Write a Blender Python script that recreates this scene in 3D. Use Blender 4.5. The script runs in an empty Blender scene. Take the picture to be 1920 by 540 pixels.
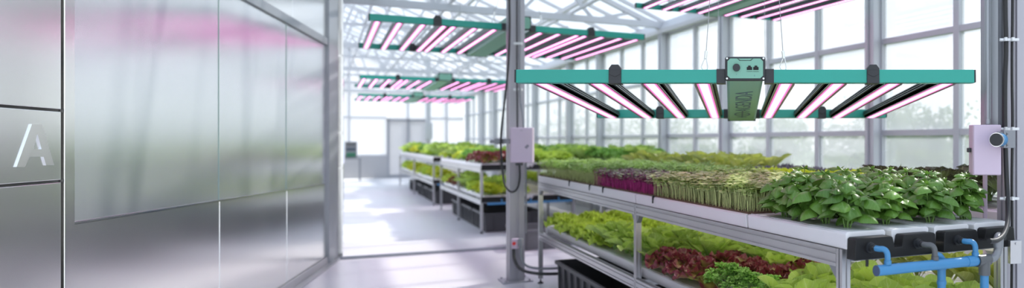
import bpy, math, random
from mathutils import Vector, Matrix
random.seed(7)
S = bpy.context.scene
C = S.collection
PI = math.pi
HC = 1.45                                   # camera height
TH = math.radians(28.99)                    # greenhouse axis (rows) against the camera axis
TR = math.radians(27.58)                    # the near rack stands a little askew
F = 1390.0                                  # focal length in pixels of the 1920 frame
ORD = ['first', 'second', 'third', 'fourth', 'fifth', 'sixth', 'seventh', 'eighth', 'ninth', 'tenth', 'eleventh', 'twelfth',
       'thirteenth', 'fourteenth', 'fifteenth', 'sixteenth', 'seventeenth', 'eighteenth', 'nineteenth', 'twentieth',
       'twenty-first', 'twenty-second', 'twenty-third', 'twenty-fourth', 'twenty-fifth', 'twenty-sixth', 'twenty-seventh', 'twenty-eighth',
       'twenty-ninth', 'thirtieth', 'thirty-first', 'thirty-second', 'thirty-third', 'thirty-fourth', 'thirty-fifth', 'thirty-sixth']

def G(u, v, z=0.0):                         # greenhouse axes: u along the rows, v across them
    return Vector((v*math.cos(TH) - u*math.sin(TH), v*math.sin(TH) + u*math.cos(TH), z))

# ------------------------------------------------------------------ materials
def new_mat(name):
    m = bpy.data.materials.new(name); m.use_nodes = True
    nt = m.node_tree; nt.nodes.clear()
    return m, nt, nt.nodes, nt.links

def mat(name, col, rough=.5, metal=0., var=.06, scale=8., bump=0., emit=None, es=0., spec=.5, stretch=None, coat=0., rvar=.08):
    m, nt, N, L = new_mat(name)
    o = N.new('ShaderNodeOutputMaterial'); p = N.new('ShaderNodeBsdfPrincipled')
    L.new(p.outputs[0], o.inputs[0])
    tc = N.new('ShaderNodeTexCoord'); mp = N.new('ShaderNodeMapping'); nz = N.new('ShaderNodeTexNoise')
    L.new(tc.outputs['Object'], mp.inputs[0]); L.new(mp.outputs[0], nz.inputs['Vector'])
    if stretch: mp.inputs['Scale'].default_value = stretch
    nz.inputs['Scale'].default_value = scale; nz.inputs['Detail'].default_value = 3
    r = N.new('ShaderNodeMix'); r.data_type = 'RGBA'
    L.new(nz.outputs['Fac'], r.inputs['Factor'])
    r.inputs['A'].default_value = (*[max(0, c*(1-var)) for c in col], 1)
    r.inputs['B'].default_value = (*[min(1, c*(1+var)) for c in col], 1)
    L.new(r.outputs['Result'], p.inputs['Base Color'])
    mr = N.new('ShaderNodeMapRange'); L.new(nz.outputs['Fac'], mr.inputs[0])
    mr.inputs[3].default_value = max(.02, rough-rvar*.5); mr.inputs[4].default_value = min(1, rough+rvar*.5)
    L.new(mr.outputs[0], p.inputs['Roughness'])
    p.inputs['Metallic'].default_value = metal
    p.inputs['Specular IOR Level'].default_value = spec
    p.inputs['Coat Weight'].default_value = coat
    if emit:
        p.inputs['Emission Color'].default_value = (*emit, 1); p.inputs['Emission Strength'].default_value = es
    if bump:
        b = N.new('ShaderNodeBump'); b.inputs['Strength'].default_value = bump; b.inputs['Distance'].default_value = .01
        L.new(nz.outputs['Fac'], b.inputs['Height']); L.new(b.outputs[0], p.inputs['Normal'])
    return m

def leaf_mat(name, base, edge, rib, tipmix=0., rough=.38, trans=.35, veins=.5, tc_col=None, stemcol=None):
    """base: blade colour, edge: colour reached towards the leaf's tip and margin (tipmix), rib: midrib and veins"""
    m, nt, N, L = new_mat(name)
    o = N.new('ShaderNodeOutputMaterial'); p = N.new('ShaderNodeBsdfPrincipled'); t = N.new('ShaderNodeBsdfTranslucent')
    mx = N.new('ShaderNodeMixShader'); mx.inputs[0].default_value = trans
    L.new(p.outputs[0], mx.inputs[1]); L.new(t.outputs[0], mx.inputs[2]); L.new(mx.outputs[0], o.inputs[0])
    uv = N.new('ShaderNodeUVMap'); uv.uv_map = 'UVMap'
    sp = N.new('ShaderNodeSeparateXYZ'); L.new(uv.outputs[0], sp.inputs[0])
    def M(op, a, b=None, c=None):
        n = N.new('ShaderNodeMath'); n.operation = op
        for i, x in enumerate((a, b, c)):
            if x is None: continue
            if isinstance(x, (int, float)): n.inputs[i].default_value = x
            else: L.new(x, n.inputs[i])
        return n.outputs[0]
    a = M('ABSOLUTE', M('SUBTRACT', sp.outputs[0], .5))                    # 0 at the midrib, .5 at the margin
    midr = M('SUBTRACT', 1., M('MULTIPLY', a, 18.)); midr = M('MAXIMUM', midr, 0.)
    w = M('SUBTRACT', M('MULTIPLY', sp.outputs[1], 7.), M('MULTIPLY', a, 3.4))
    fr = M('ABSOLUTE', M('SUBTRACT', M('FRACT', w), .5))
    vein = M('MULTIPLY', M('MAXIMUM', M('SUBTRACT', 1., M('MULTIPLY', fr, 9.)), 0.), .55)
    vm = M('MULTIPLY', M('MAXIMUM', midr, vein), veins)
    rnd = N.new('ShaderNodeAttribute'); rnd.attribute_name = 'rnd'
    oi = N.new('ShaderNodeObjectInfo')
    nz = N.new('ShaderNodeTexNoise'); nz.inputs['Scale'].default_value = 55.; tcn = N.new('ShaderNodeTexCoord')
    L.new(tcn.outputs['Object'], nz.inputs['Vector'])
    def mixc(f, A, B):
        n = N.new('ShaderNodeMix'); n.data_type = 'RGBA'
        if isinstance(f, (int, float)): n.inputs['Factor'].default_value = f
        else: L.new(f, n.inputs['Factor'])
        for k, x in (('A', A), ('B', B)):
            if isinstance(x, tuple): n.inputs[k].default_value = (*x, 1)
            else: L.new(x, n.inputs[k])
        return n.outputs['Result']
    dark = tuple(c*.66 for c in base); lite = (min(1, base[0]*1.45), min(1, base[1]*1.25), min(1, base[2]*1.1))
    f = M('ADD', M('MULTIPLY', rnd.outputs['Fac'], .6), M('MULTIPLY', oi.outputs['Random'], .4))
    c = mixc(f, dark, lite)
    if tipmix:
        g = M('ADD', M('MULTIPLY', sp.outputs[1], .9), M('MULTIPLY', a, .9))
        g = M('MULTIPLY', M('MINIMUM', M('MAXIMUM', M('SUBTRACT', M('ADD', g, M('MULTIPLY', nz.outputs['Fac'], .5)), .75), 0.), 1.), tipmix*2)
        g = M('MINIMUM', g, 1.)
        c = mixc(g, c, edge)
    c = mixc(vm, c, rib)
    L.new(c, p.inputs['Base Color']); L.new(c, t.inputs['Color'])
    p.inputs['Roughness'].default_value = rough
    b = N.new('ShaderNodeBump'); b.inputs['Strength'].default_value = .5; b.inputs['Distance'].default_value = .002
    L.new(M('SUBTRACT', M('MULTIPLY', nz.outputs['Fac'], .5), vm), b.inputs['Height']); L.new(b.outputs[0], p.inputs['Normal'])
    return m

def thin_glass(name, milk=.0, tint=(1, 1, 1), gloss=.06, milkcol=(.88, .91, .97)):
    m, nt, N, L = new_mat(name)
    o = N.new('ShaderNodeOutputMaterial'); tr = N.new('ShaderNodeBsdfTransparent'); tr.inputs[0].default_value = (*tint, 1)
    d = N.new('ShaderNodeBsdfDiffuse'); tl = N.new('ShaderNodeBsdfTranslucent'); g = N.new('ShaderNodeBsdfGlossy')
    g.inputs['Roughness'].default_value = .05
    d.inputs[0].default_value = (*milkcol, 1); tl.inputs[0].default_value = (*milkcol, 1)
    m1 = N.new('ShaderNodeMixShader'); m1.inputs[0].default_value = .85
    L.new(d.outputs[0], m1.inputs[1]); L.new(tl.outputs[0], m1.inputs[2])
    m2 = N.new('ShaderNodeMixShader'); L.new(tr.outputs[0], m2.inputs[1]); L.new(m1.outputs[0], m2.inputs[2])
    nz = N.new('ShaderNodeTexNoise'); nz.inputs['Scale'].default_value = .6; tc = N.new('ShaderNodeTexCoord'); L.new(tc.outputs['Object'], nz.inputs[0])
    mr = N.new('ShaderNodeMapRange'); mr.inputs[3].default_value = milk*.85; mr.inputs[4].default_value = milk*1.15
    L.new(nz.outputs['Fac'], mr.inputs[0]); L.new(mr.outputs[0], m2.inputs[0])
    m3 = N.new('ShaderNodeMixShader'); fr = N.new('ShaderNodeFresnel'); fr.inputs[0].default_value = 1.4
    mm = N.new('ShaderNodeMath'); mm.operation = 'MULTIPLY'; mm.inputs[1].default_value = gloss*12
    L.new(fr.outputs[0], mm.inputs[0]); L.new(mm.outputs[0], m3.inputs[0])
    L.new(m2.outputs[0], m3.inputs[1]); L.new(g.outputs[0], m3.inputs[2]); L.new(m3.outputs[0], o.inputs[0])
    return m

M_alu = mat('anodised_aluminium', (.50, .50, .52), .33, .85, .06, 3, stretch=(1, 1, .2))
M_frame = mat('white_greenhouse_frame', (.56, .58, .62), .45, .2, .05, 2)
M_truss = mat('painted_truss_steel', (.62, .63, .66), .5, .2, .05, 2)
M_galv = mat('galvanised_steel', (.33, .35, .38), .42, .6, .12, 14, stretch=(1, 1, .3))
M_post = mat('painted_post_steel', (.43, .42, .46), .42, .35, .05, 6, stretch=(1, 1, .2))
M_steel = mat('brushed_stainless_steel', (.90, .90, .88), .21, 1., .012, 2, stretch=(1, 1, 3), rvar=.02)
M_steeld = mat('steel_seam', (.42, .43, .42), .3, 1., .05, 6)
M_chrome = mat('bright_steel_edge', (.86, .87, .88), .16, 1., .03, 6)
M_white = mat('white_channel_plastic', (.80, .79, .81), .35, 0, .03, 5, spec=.5)
M_black = mat('black_cap_plastic', (.011, .011, .012), .42, 0, .2, 30, bump=.02, spec=.3)
M_rubber = mat('black_cable_rubber', (.012, .012, .014), .45, 0, .2, 20)
M_dark = mat('dark_clip_plastic', (.022, .024, .028), .42, 0, .2, 20)
M_green = mat('teal_lamp_paint', (.018, .33, .26), .38, .15, .05, 5, coat=.2)
M_box = mat('sage_driver_paint', (.20, .43, .33), .42, .1, .05, 8)
M_fin = mat('dark_fin_aluminium', (.085, .11, .115), .38, .7, .1, 10)
M_barside = mat('lamp_bar_aluminium', (.38, .34, .38), .35, .8, .1, 10)
M_blue = mat('blue_water_pipe', (.05, .23, .46), .3, 0, .06, 12)
M_bluecap = mat('dull_blue_pipe_end', (.05, .08, .16), .6, 0, .1, 12)
M_greyp = mat('grey_pipe_fitting', (.10, .105, .11), .35, 0, .1, 12)
M_grey2 = mat('light_grey_fitting', (.24, .25, .27), .35, .3, .1, 12)
M_crate = mat('charcoal_crate_plastic', (.055, .056, .062), .5, 0, .1, 8, bump=.03)
M_crateg = mat('grey_crate_plastic', (.17, .17, .18), .5, 0, .1, 8)
M_water = mat('dark_nutrient_water', (.01, .014, .012), .06, 0, .1, 3)
M_jbox = mat('lamp_tinted_box_plastic', (.63, .51, .63), .42, 0, .03, 5)  # pale plastic with the pink of the lamp light painted into its base colour
M_red = mat('red_indicator', (.75, .02, .02), .3, 0, .05, 5)
M_soil = mat('grow_mat_fibre', (.11, .065, .04), .9, 0, .4, 60, bump=.4)
M_print = mat('dark_blue_print', (.07, .13, .22), .5, 0, .1, 20)
M_wallw = mat('pale_kick_panel', (.60, .60, .61), .5, 0, .05, 2)
M_screw = mat('screw_steel', (.75, .77, .76), .25, 1, .05, 20)
M_clip = mat('clear_cable_tie', (.72, .73, .74), .35, .2, .05, 20)
M_plategreen = mat('control_panel_green', (.03, .16, .09), .4, 0, .1, 10)
M_platedark = mat('control_panel_display', (.05, .07, .09), .3, 0, .1, 10)
M_bark = mat('tree_bark', (.12, .09, .065), .9, 0, .3, 14, bump=.4)
M_grass = mat('mown_grass', (.13, .2, .05), .9, 0, .4, 3, bump=.3)

def led_material():
    m, nt, N, L = new_mat('pink_led_strip')
    o = N.new('ShaderNodeOutputMaterial'); e = N.new('ShaderNodeEmission'); L.new(e.outputs[0], o.inputs[0])
    uv = N.new('ShaderNodeUVMap'); uv.uv_map = 'UVMap'; sp = N.new('ShaderNodeSeparateXYZ'); L.new(uv.outputs[0], sp.inputs[0])
    def M(op, a, b=None):
        n = N.new('ShaderNodeMath'); n.operation = op
        for i, x in enumerate((a, b)):
            if x is None: continue
            if isinstance(x, (int, float)): n.inputs[i].default_value = x
            else: L.new(x, n.inputs[i])
        return n.outputs[0]
    a = M('MULTIPLY', M('ABSOLUTE', M('SUBTRACT', sp.outputs[0], .5)), 2.)         # 0 centre .. 1 margin: diodes sit down the middle
    mid = M('MINIMUM', M('MAXIMUM', M('MULTIPLY', M('SUBTRACT', .80, a), 5.), 0.), 1.)
    fr = M('ABSOLUTE', M('SUBTRACT', M('FRACT', M('MULTIPLY', sp.outputs[1], 46.)), .5))
    dots = M('MAXIMUM', M('SUBTRACT', 1., M('MULTIPLY', fr, 3.)), 0.)
    core = M('MAXIMUM', M('SUBTRACT', 1., M('MULTIPLY', a, 2.2)), 0.)
    s = M('ADD', .95, M('ADD', M('MULTIPLY', mid, 1.2), M('MULTIPLY', M('MULTIPLY', core, dots), 7.)))
    c = N.new('ShaderNodeMix'); c.data_type = 'RGBA'; L.new(mid, c.inputs['Factor'])
    c.inputs['A'].default_value = (1., .20, .52, 1); c.inputs['B'].default_value = (1., .37, .78, 1)
    L.new(c.outputs['Result'], e.inputs[0]); L.new(s, e.inputs[1])
    return m
M_led = led_material()

def frosted():
    m, nt, N, L = new_mat('frosted_glass_panel')
    o = N.new('ShaderNodeOutputMaterial')
    p = N.new('ShaderNodeBsdfPrincipled'); p.inputs['Base Color'].default_value = (.85, .88, .90, 1)
    p.inputs['Roughness'].default_value = .23; p.inputs['Metallic'].default_value = 1.
    tl = N.new('ShaderNodeBsdfTranslucent'); tl.inputs[0].default_value = (.8, .85, .88, 1)
    d = N.new('ShaderNodeBsdfDiffuse'); d.inputs[0].default_value = (.79, .83, .86, 1)
    a = N.new('ShaderNodeMixShader'); a.inputs[0].default_value = .4; L.new(d.outputs[0], a.inputs[1]); L.new(tl.outputs[0], a.inputs[2])
    nz = N.new('ShaderNodeTexNoise'); nz.inputs['Scale'].default_value = 1.3; tc = N.new('ShaderNodeTexCoord'); L.new(tc.outputs['Object'], nz.inputs[0])
    mr = N.new('ShaderNodeMapRange'); mr.inputs[3].default_value = .80; mr.inputs[4].default_value = .84; L.new(nz.outputs['Fac'], mr.inputs[0])
    b = N.new('ShaderNodeMixShader'); L.new(mr.outputs[0], b.inputs[0]); L.new(a.outputs[0], b.inputs[1]); L.new(p.outputs[0], b.inputs[2])
    L.new(b.outputs[0], o.inputs[0]); return m
M_frost = frosted()
M_pane = thin_glass('hazy_window_glass', .27, gloss=.03)
M_paneF = thin_glass('milky_end_wall_glass', .75, milkcol=(.72, .72, .75))
M_roofg = thin_glass('roof_glass', .10, gloss=.03)

def floor_mat():
    m = mat('epoxy_floor', (.75, .745, .775), .30, 0, .035, .7, spec=.5, rvar=.12)
    return m
M_floor = floor_mat()

# leaves
L_basil = leaf_mat('basil_leaf', (.125, .29, .045), (.1, .3, .05), (.28, .46, .16), rough=.36, trans=.28, veins=.4)
L_stem = mat('plant_stem', (.20, .36, .09), .5, 0, .15, 30)
L_broad = leaf_mat('broad_lettuce_leaf', (.38, .60, .13), (.3, .5, .1), (.62, .74, .36), rough=.38, trans=.4, veins=.6)
L_frill = leaf_mat('frilly_lettuce_leaf', (.42, .66, .07), (.66, .82, .14), (.45, .62, .2), tipmix=.5, rough=.42, trans=.42, veins=.3)
L_red = leaf_mat('red_lettuce_leaf', (.42, .48, .12), (.21, .03, .05), (.45, .42, .16), tipmix=.95, rough=.36, trans=.3, veins=.4)
L_pars = leaf_mat('parsley_leaf', (.22, .52, .09), (.36, .66, .14), (.2, .5, .1), tipmix=.4, rough=.45, trans=.35, veins=.2)
L_roma = leaf_mat('romaine_leaf', (.42, .54, .12), (.4, .5, .12), (.6, .68, .3), rough=.4, trans=.4, veins=.6)
L_kale = leaf_mat('dusky_curly_leaf', (.16, .22, .14), (.24, .21, .27), (.25, .3, .2), tipmix=.8, rough=.5, trans=.2, veins=.3)
L_lime = leaf_mat('lime_lettuce_leaf', (.52, .70, .04), (.75, .82, .08), (.5, .65, .1), tipmix=.5, rough=.42, trans=.45, veins=.3)
L_mott = leaf_mat('mottled_lettuce_leaf', (.20, .32, .09), (.06, .05, .03), (.45, .52, .3), tipmix=.7, rough=.33, trans=.3, veins=.6)
L_micro = leaf_mat('pale_microgreen_leaf', (.52, .72, .32), (.5, .6, .4), (.6, .7, .45), rough=.42, trans=.3, veins=.4)
L_microg = leaf_mat('green_microgreen_leaf', (.32, .55, .12), (.4, .6, .2), (.45, .6, .25), rough=.42, trans=.35, veins=.4)
L_microp = leaf_mat('purple_microgreen_leaf', (.13, .035, .075), (.2, .05, .12), (.12, .14, .06), tipmix=.4, rough=.4, trans=.15, veins=.3)
L_mstem = mat('pale_microgreen_stem', (.68, .76, .32), .5, 0, .25, 40)
L_mstemp = mat('magenta_microgreen_stem', (.52, .03, .24), .5, 0, .2, 40)
L_tree = leaf_mat('tree_leaf', (.16, .26, .09), (.2, .3, .08), (.2, .3, .1), rough=.6, trans=.3, veins=.1)

# ------------------------------------------------------------------ mesh builder
class MB:
    def __init__(s): s.v = []; s.f = []; s.m = []; s.sm = []; s.uv = []; s.rn = []
    def add(s, vs, fs, mi=0, smooth=False, uvs=None, rnd=0.):
        b = len(s.v); s.v.extend([tuple(x) for x in vs])
        s.uv.extend(uvs if uvs else [(0., 0.)]*len(vs)); s.rn.extend([rnd]*len(vs))
        for f in fs: s.f.append(tuple(b+i for i in f)); s.m.append(mi); s.sm.append(smooth)
        return s
    def box(s, x0, x1, y0, y1, z0, z1, mi=0):
        v = [(x, y, z) for z in (z0, z1) for y in (y0, y1) for x in (x0, x1)]
        return s.add(v, [(0, 2, 3, 1), (4, 5, 7, 6), (0, 1, 5, 4), (2, 6, 7, 3), (0, 4, 6, 2), (1, 3, 7, 5)], mi)
    def cyl(s, p0, p1, r, r2=None, n=12, mi=0, caps=True, smooth=True):
        p0 = Vector(p0); p1 = Vector(p1); r2 = r if r2 is None else r2
        d = (p1-p0).normalized(); a = d.orthogonal().normalized(); b = d.cross(a)
        vs = [p0+(a*math.cos(2*PI*i/n)+b*math.sin(2*PI*i/n))*r for i in range(n)] + [p1+(a*math.cos(2*PI*i/n)+b*math.sin(2*PI*i/n))*r2 for i in range(n)]
        s.add(vs, [(i, (i+1) % n, n+(i+1) % n, n+i) for i in range(n)], mi, smooth)
        if caps:
            s.add(vs[:n], [tuple(range(n-1, -1, -1))], mi); s.add(vs[n:], [tuple(range(n))], mi)
        return s
    def tube(s, pts, r, n=8, mi=0, caps=True):
        P = [Vector(p) for p in pts]; R = r if isinstance(r, (list, tuple)) else [r]*len(P)
        up = None; rings = []
        for i, p in enumerate(P):
            t = ((P[min(i+1, len(P)-1)]-p).normalized() + (p-P[max(i-1, 0)]).normalized())
            t = t.normalized() if t.length > 1e-6 else Vector((0, 0, 1))
            up = t.orthogonal().normalized() if up is None else (up - t*up.dot(t)).normalized()
            b = t.cross(up)
            rings.append([p+(up*math.cos(2*PI*k/n)+b*math.sin(2*PI*k/n))*R[i] for k in range(n)])
        vs = [q for rg in rings for q in rg]
        fs = [(i*n+k, i*n+(k+1) % n, (i+1)*n+(k+1) % n, (i+1)*n+k) for i in range(len(P)-1) for k in range(n)]
        s.add(vs, fs, mi, True)
        if caps:
            s.add(rings[0], [tuple(range(n-1, -1, -1))], mi); s.add(rings[-1], [tuple(range(n))], mi)
        return s
    def prism(s, poly, fn, a0, a1, mi=0):
        """poly: 2D points; fn(p, q, a) -> 3D"""
        n = len(poly)
        vs = [fn(p, q, a0) for p, q in poly] + [fn(p, q, a1) for p, q in poly]
        return s.add(vs, [tuple(range(n-1, -1, -1)), tuple(range(n, 2*n))] + [(i, (i+1) % n, n+(i+1) % n, n+i) for i in range(n)], mi)
    def bar(s, p0, p1, w, h, mi=0, up=(0, 0, 1)):
        """square bar between points, w sideways, h along up"""
        p0 = Vector(p0); p1 = Vector(p1); d = (p1-p0).normalized(); u = Vector(up)
        sd = d.cross(u); sd = sd.normalized() if sd.length > 1e-6 else d.orthogonal().normalized()
        u = sd.cross(d)
        vs = [p+sd*w*.5*a+u*h*.5*b for p in (p0, p1) for a, b in ((-1, -1), (1, -1), (1, 1), (-1, 1))]
        return s.add(vs, [(0, 3, 2, 1), (4, 5, 6, 7), (0, 1, 5, 4), (1, 2, 6, 5), (2, 3, 7, 6), (3, 0, 4, 7)], mi)
    def build(s, name, mats, parent=None, loc=(0, 0, 0), rz=0., bevel=0., kind=None, rot=None):
        me = bpy.data.meshes.new(name); me.from_pydata(s.v, [], s.f)
        mats = mats if isinstance(mats, (list, tuple)) else [mats]
        for m in mats: me.materials.append(m)
        me.polygons.foreach_set('material_index', s.m); me.polygons.foreach_set('use_smooth', s.sm)
        uvl = me.uv_layers.new(name='UVMap')
        li = [0]*len(me.loops); me.loops.foreach_get('vertex_index', li)
        uvl.data.foreach_set('uv', [c for i in li for c in s.uv[i]])
        at = me.attributes.new('rnd', 'FLOAT', 'POINT'); at.data.foreach_set('value', s.rn)
        me.update(); me.validate()
        o = bpy.data.objects.new(name, me); C.objects.link(o)
        o.location = loc; o.rotation_euler = rot if rot else (0, 0, rz)
        if parent: o.parent = parent
        if bevel:
            b = o.modifiers.new('soft_edges', 'BEVEL'); b.width = bevel; b.segments = 2; b.limit_method = 'ANGLE'; b.angle_limit = .6
        if kind: o['kind'] = kind
        return o

def tag(o, label, cat, group=None, kind=None):
    o['label'] = label; o['category'] = cat
    if group: o['group'] = group
    if kind: o['kind'] = kind
    return o
def empty(name, loc, rz=0., rot=None):
    o = bpy.data.objects.new(name, None); C.objects.link(o); o.location = loc
    o.rotation_euler = rot if rot else (0, 0, rz); o.empty_display_size = .1
    return o
def copy_tree(o, parent=None):
    c = o.copy(); C.objects.link(c); c.parent = parent
    for ch in [x for x in bpy.data.objects if x.parent == o]: copy_tree(ch, c)
    return c
def struct(name, mb, m, loc=(0, 0, 0), rz=0., parent=None, bevel=0.):
    return mb.build(name, m, parent, loc, rz, bevel, None if parent else 'structure')

def slot_poly(w, h, nw=1, nh=1, sw=.008, sd=.007):
    """outline of a slotted extrusion w x h, centred; nw slots on the horizontal faces, nh on the vertical ones"""
    P = []
    def side(ax, ay, bx, by, n):
        L = math.hypot(bx-ax, by-ay); dx, dy = (bx-ax)/L, (by-ay)/L; nx, ny = -dy, dx
        P.append((ax, ay))
        for i in range(n):
            c = L*(i+.5)/n
            for q, k in ((c-sw/2, 0), (c-sw/2, 1), (c+sw/2, 1), (c+sw/2, 0)):
                P.append((ax+dx*q+nx*sd*k, ay+dy*q+ny*sd*k))
    side(-w/2, -h/2, w/2, -h/2, nw); side(w/2, -h/2, w/2, h/2, nh); side(w/2, h/2, -w/2, h/2, nw); side(-w/2, h/2, -w/2, -h/2, nh)
    return P

# ------------------------------------------------------------------ the setting
mb = MB(); mb.box(-14, 18, -2, 60, -.1, 0); struct('floor', mb, M_floor, rz=TH*0)
# outside lawn is a slab beyond the glass wall
mb = MB(); mb.add([G(-20, 5.4, .012), G(-20, 60, .012), G(80, 60, .012), G(80, 5.4, .012)], [(0, 1, 2, 3)]); struct('ground', mb, M_grass)

VW = 5.0; U0 = 5.961; DU = 1.0837; UF = U0 + 24*DU
EAVE = 3.23; RIDGE_V = .2; RIDGE = 5.35
def uk(k): return U0 + k*DU
# right wall: low kick wall, one window per bay
mb = MB(); mb.box(0, .12, uk(-9), UF, 0, .55); struct('wall_right', mb, M_wallw, G(0, VW+.02), TH)
proto = None
for k in range(-9, 24):
    if proto is None:
        f = MB(); w = .035
        f.box(-.035, .035, -w, w, .55, EAVE)                         # mullion at the bay's near edge
        for z in (.55, 1.53, 2.46, EAVE): f.box(-.03, .03, w, DU-w, z-.028, z+.028)
        o = struct('window_1', f, M_frame, G(uk(k), VW), TH); proto = o
        g = MB(); g.box(-.004, .004, w, DU-w, .56, EAVE-.02); g.build('pane', M_pane, o)
    else:
        o = copy_tree(proto); o.name = 'window_%d' % (k+10); o.location = G(uk(k), VW)
colp = None
for n, k in enumerate((-3, 0, 3, 5, 8, 10, 13, 15, 18, 20, 23)):
    if colp is None:
        c = MB(); c.prism(slot_poly(.17, .14, 1, 1, .05, .02), lambda p, q, a: (p, q, a), 0, EAVE); colp = struct('column', c, M_frame, G(uk(k), VW-.06), TH)
    else:
        c = colp.copy(); C.objects.link(c); c.location = G(uk(k), VW-.06)
# eave gutter
mb = MB(); mb.prism([(-.16, 0), (.1, 0), (.14, .2), (.1, .22), (-.1, .2), (-.16, .06)], lambda p, q, a: (p, a, q), uk(-9), UF)
struct('trim_1', mb, M_truss, G(0, VW, EAVE), TH)
# end wall: solid foot, glazed above, gable over it
VL = -1.6
def roof_z(v): return EAVE+.2 + (RIDGE-EAVE-.2)*(1-abs(v-RIDGE_V)/(VW-RIDGE_V))
mb = MB(); mb.box(VL, 2.15, -.05, .05, 0, .86); mb.box(3.6, VW, -.05, .05, 0, .86); struct('wall_far', mb, mat('grey_kick_panel', (.42, .42, .44), .45, .3, .05, 2), G(UF, 0), TH)
n = 40
for v0, v1 in ((-1.6, -.4), (-.4, .8), (.8, 2.15), (3.6, 4.3), (4.3, VW)):
    f = MB(); f.box(v0-.035, v0+.035, -.04, .04, .86, roof_z(v0)-.05)
    for z in (.88, 2.35, 3.4): f.box(v0+.035, v1-.035, -.03, .03, z-.03, z+.03)
    o = struct('window_%d' % n, f, M_frame, G(UF, 0), TH); n += 1
    g = MB(); g.add([(v0+.03, 0, .87), (v1-.03, 0, .87), (v1-.03, 0, roof_z(v1)-.08), (v0+.03, 0, roof_z(v0)-.08)], [(0, 1, 2, 3)]); g.build('pane', M_paneF, o)
# sliding door in the end wall
f = MB()
for v in (2.15, 2.88, 3.58): f.box(v-.05, v+.05, -.06, .06, 0, 2.3)
f.box(2.1, 3.63, -.06, .06, 2.22, 2.32); f.box(2.2, 3.53, -.04, .04, 0, .12)
o = struct('door_1', f, mat('door_frame_grey', (.38, .39, .42), .45, .4, .05, 3), G(UF, 0), TH)
g = MB(); g.box(2.2, 3.53, -.005, .005, .12, 2.22); g.build('pane', M_paneF, o)
f = MB(); f.box(2.15, 3.6, -.03, .03, 3.36, 3.42); f.box(2.84, 2.9, -.03, .03, 2.32, roof_z(2.88)-.06)
o = struct('window_%d' % n, f, M_frame, G(UF, 0), TH)
g = MB(); g.add([(2.15, 0, 2.32), (3.6, 0, 2.32), (3.6, 0, roof_z(3.6)-.08), (2.15, 0, roof_z(2.15)-.08)], [(0, 1, 2, 3)]); g.build('pane', M_paneF, o)
# roof: glass skin with glazing bars, purlins
VL2 = 2*RIDGE_V-VW
g = MB()
for a, b in ((VW, RIDGE_V), (RIDGE_V, VL2)):
    g.add([(a, uk(-9), roof_z(a)), (b, uk(-9), roof_z(b)), (b, UF, roof_z(b)), (a, UF, roof_z(a))], [(0, 1, 2, 3)])
ceil = struct('ceiling', g, M_roofg, (0, 0, 0), TH)
b = MB()
for k in range(-9, 25):
    for a, c in ((VW, RIDGE_V), (RIDGE_V, VL2)): b.bar((a, uk(k), roof_z(a)-.03), (c, uk(k), roof_z(c)-.03), .045, .06)
b.build('glazing_bar', M_truss, ceil)
b = MB()
for v in (VW-1.2, VW-2.4, VW-3.6, RIDGE_V, RIDGE_V-1.2, RIDGE_V-2.4, RIDGE_V-3.6): b.bar((v, uk(-9), roof_z(v)-.09), (v, UF, roof_z(v)-.09), .06, .08)
b.build('purlin', M_truss, ceil)
# trusses across the house
tp = None
for k in (0, 5, 10, 15, 20, 24):
    if tp is None:
        t = MB(); zb = 3.37
        t.bar((VW-.1, 0, zb), (VL2+.1, 0, zb), .09, .1)
        for a, c in ((VW-.05, RIDGE_V), (RIDGE_V, VL2+.05)): t.bar((a, 0, roof_z(a)-.16), (c, 0, roof_z(c)-.16), .08, .08)
        nodes = [VW-.1-(VW-VL2-.2)*i/8 for i in range(9)]
        for i in range(8):
            a, c = nodes[i], nodes[i+1]; m_ = (a+c)/2
            t.bar((a, 0, zb), (m_, 0, roof_z(m_)-.18), .05, .05); t.bar((m_, 0, roof_z(m_)-.18), (c, 0, zb), .05, .05)
        tp = struct('beam', t, M_truss, G(uk(k), 0), TH)
    else:
        c = tp.copy(); C.objects.link(c); c.location = G(uk(k), 0)
# light cross ties between the trusses and the lengthwise heating rails
for i, k in enumerate((2.5, 7.5, 12.5, 17.5, 22.5)):
    t = MB(); t.bar((VW-.1, 0, 3.42), (VL2+.1, 0, 3.42), .05, .05)
    for v in (3.6, 2.1, .2): t.bar((v, 0, 3.42), (v+.5, 0, roof_z(v+.5)-.12), .03, .03); t.bar((v, 0, 3.42), (v-.5, 0, roof_z(v-.5)-.12), .03, .03)
    struct('beam', t, M_truss, G(uk(k), 0), TH)
for v in (3.4, 1.6, .6):
    t = MB(); t.bar((0, uk(-9), 3.47), (0, UF, 3.47), .04, .04); struct('beam', t, M_truss, G(0, v), TH)

# ------------------------------------------------------------------ steel and frosted glass partition on the left
E = Vector((-4.91, 9.04, 0)); WD = Vector((.3017, -.9534, 0)); WN = Vector((.9534, .3017, 0))
def sp_(px):
    r = (px-1380)/F
    return (9.04*r+4.91)/(.3165+r)
def sw(px): return sp_(px)*1.0489
def yw(px): return 9.04-sp_(px)
def zw(px, py): return HC+(264-py)/F*yw(px)
E = E - WN*.03
RW = math.atan2(WD.y, WD.x)                       # local x runs along the wall towards the viewer
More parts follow.
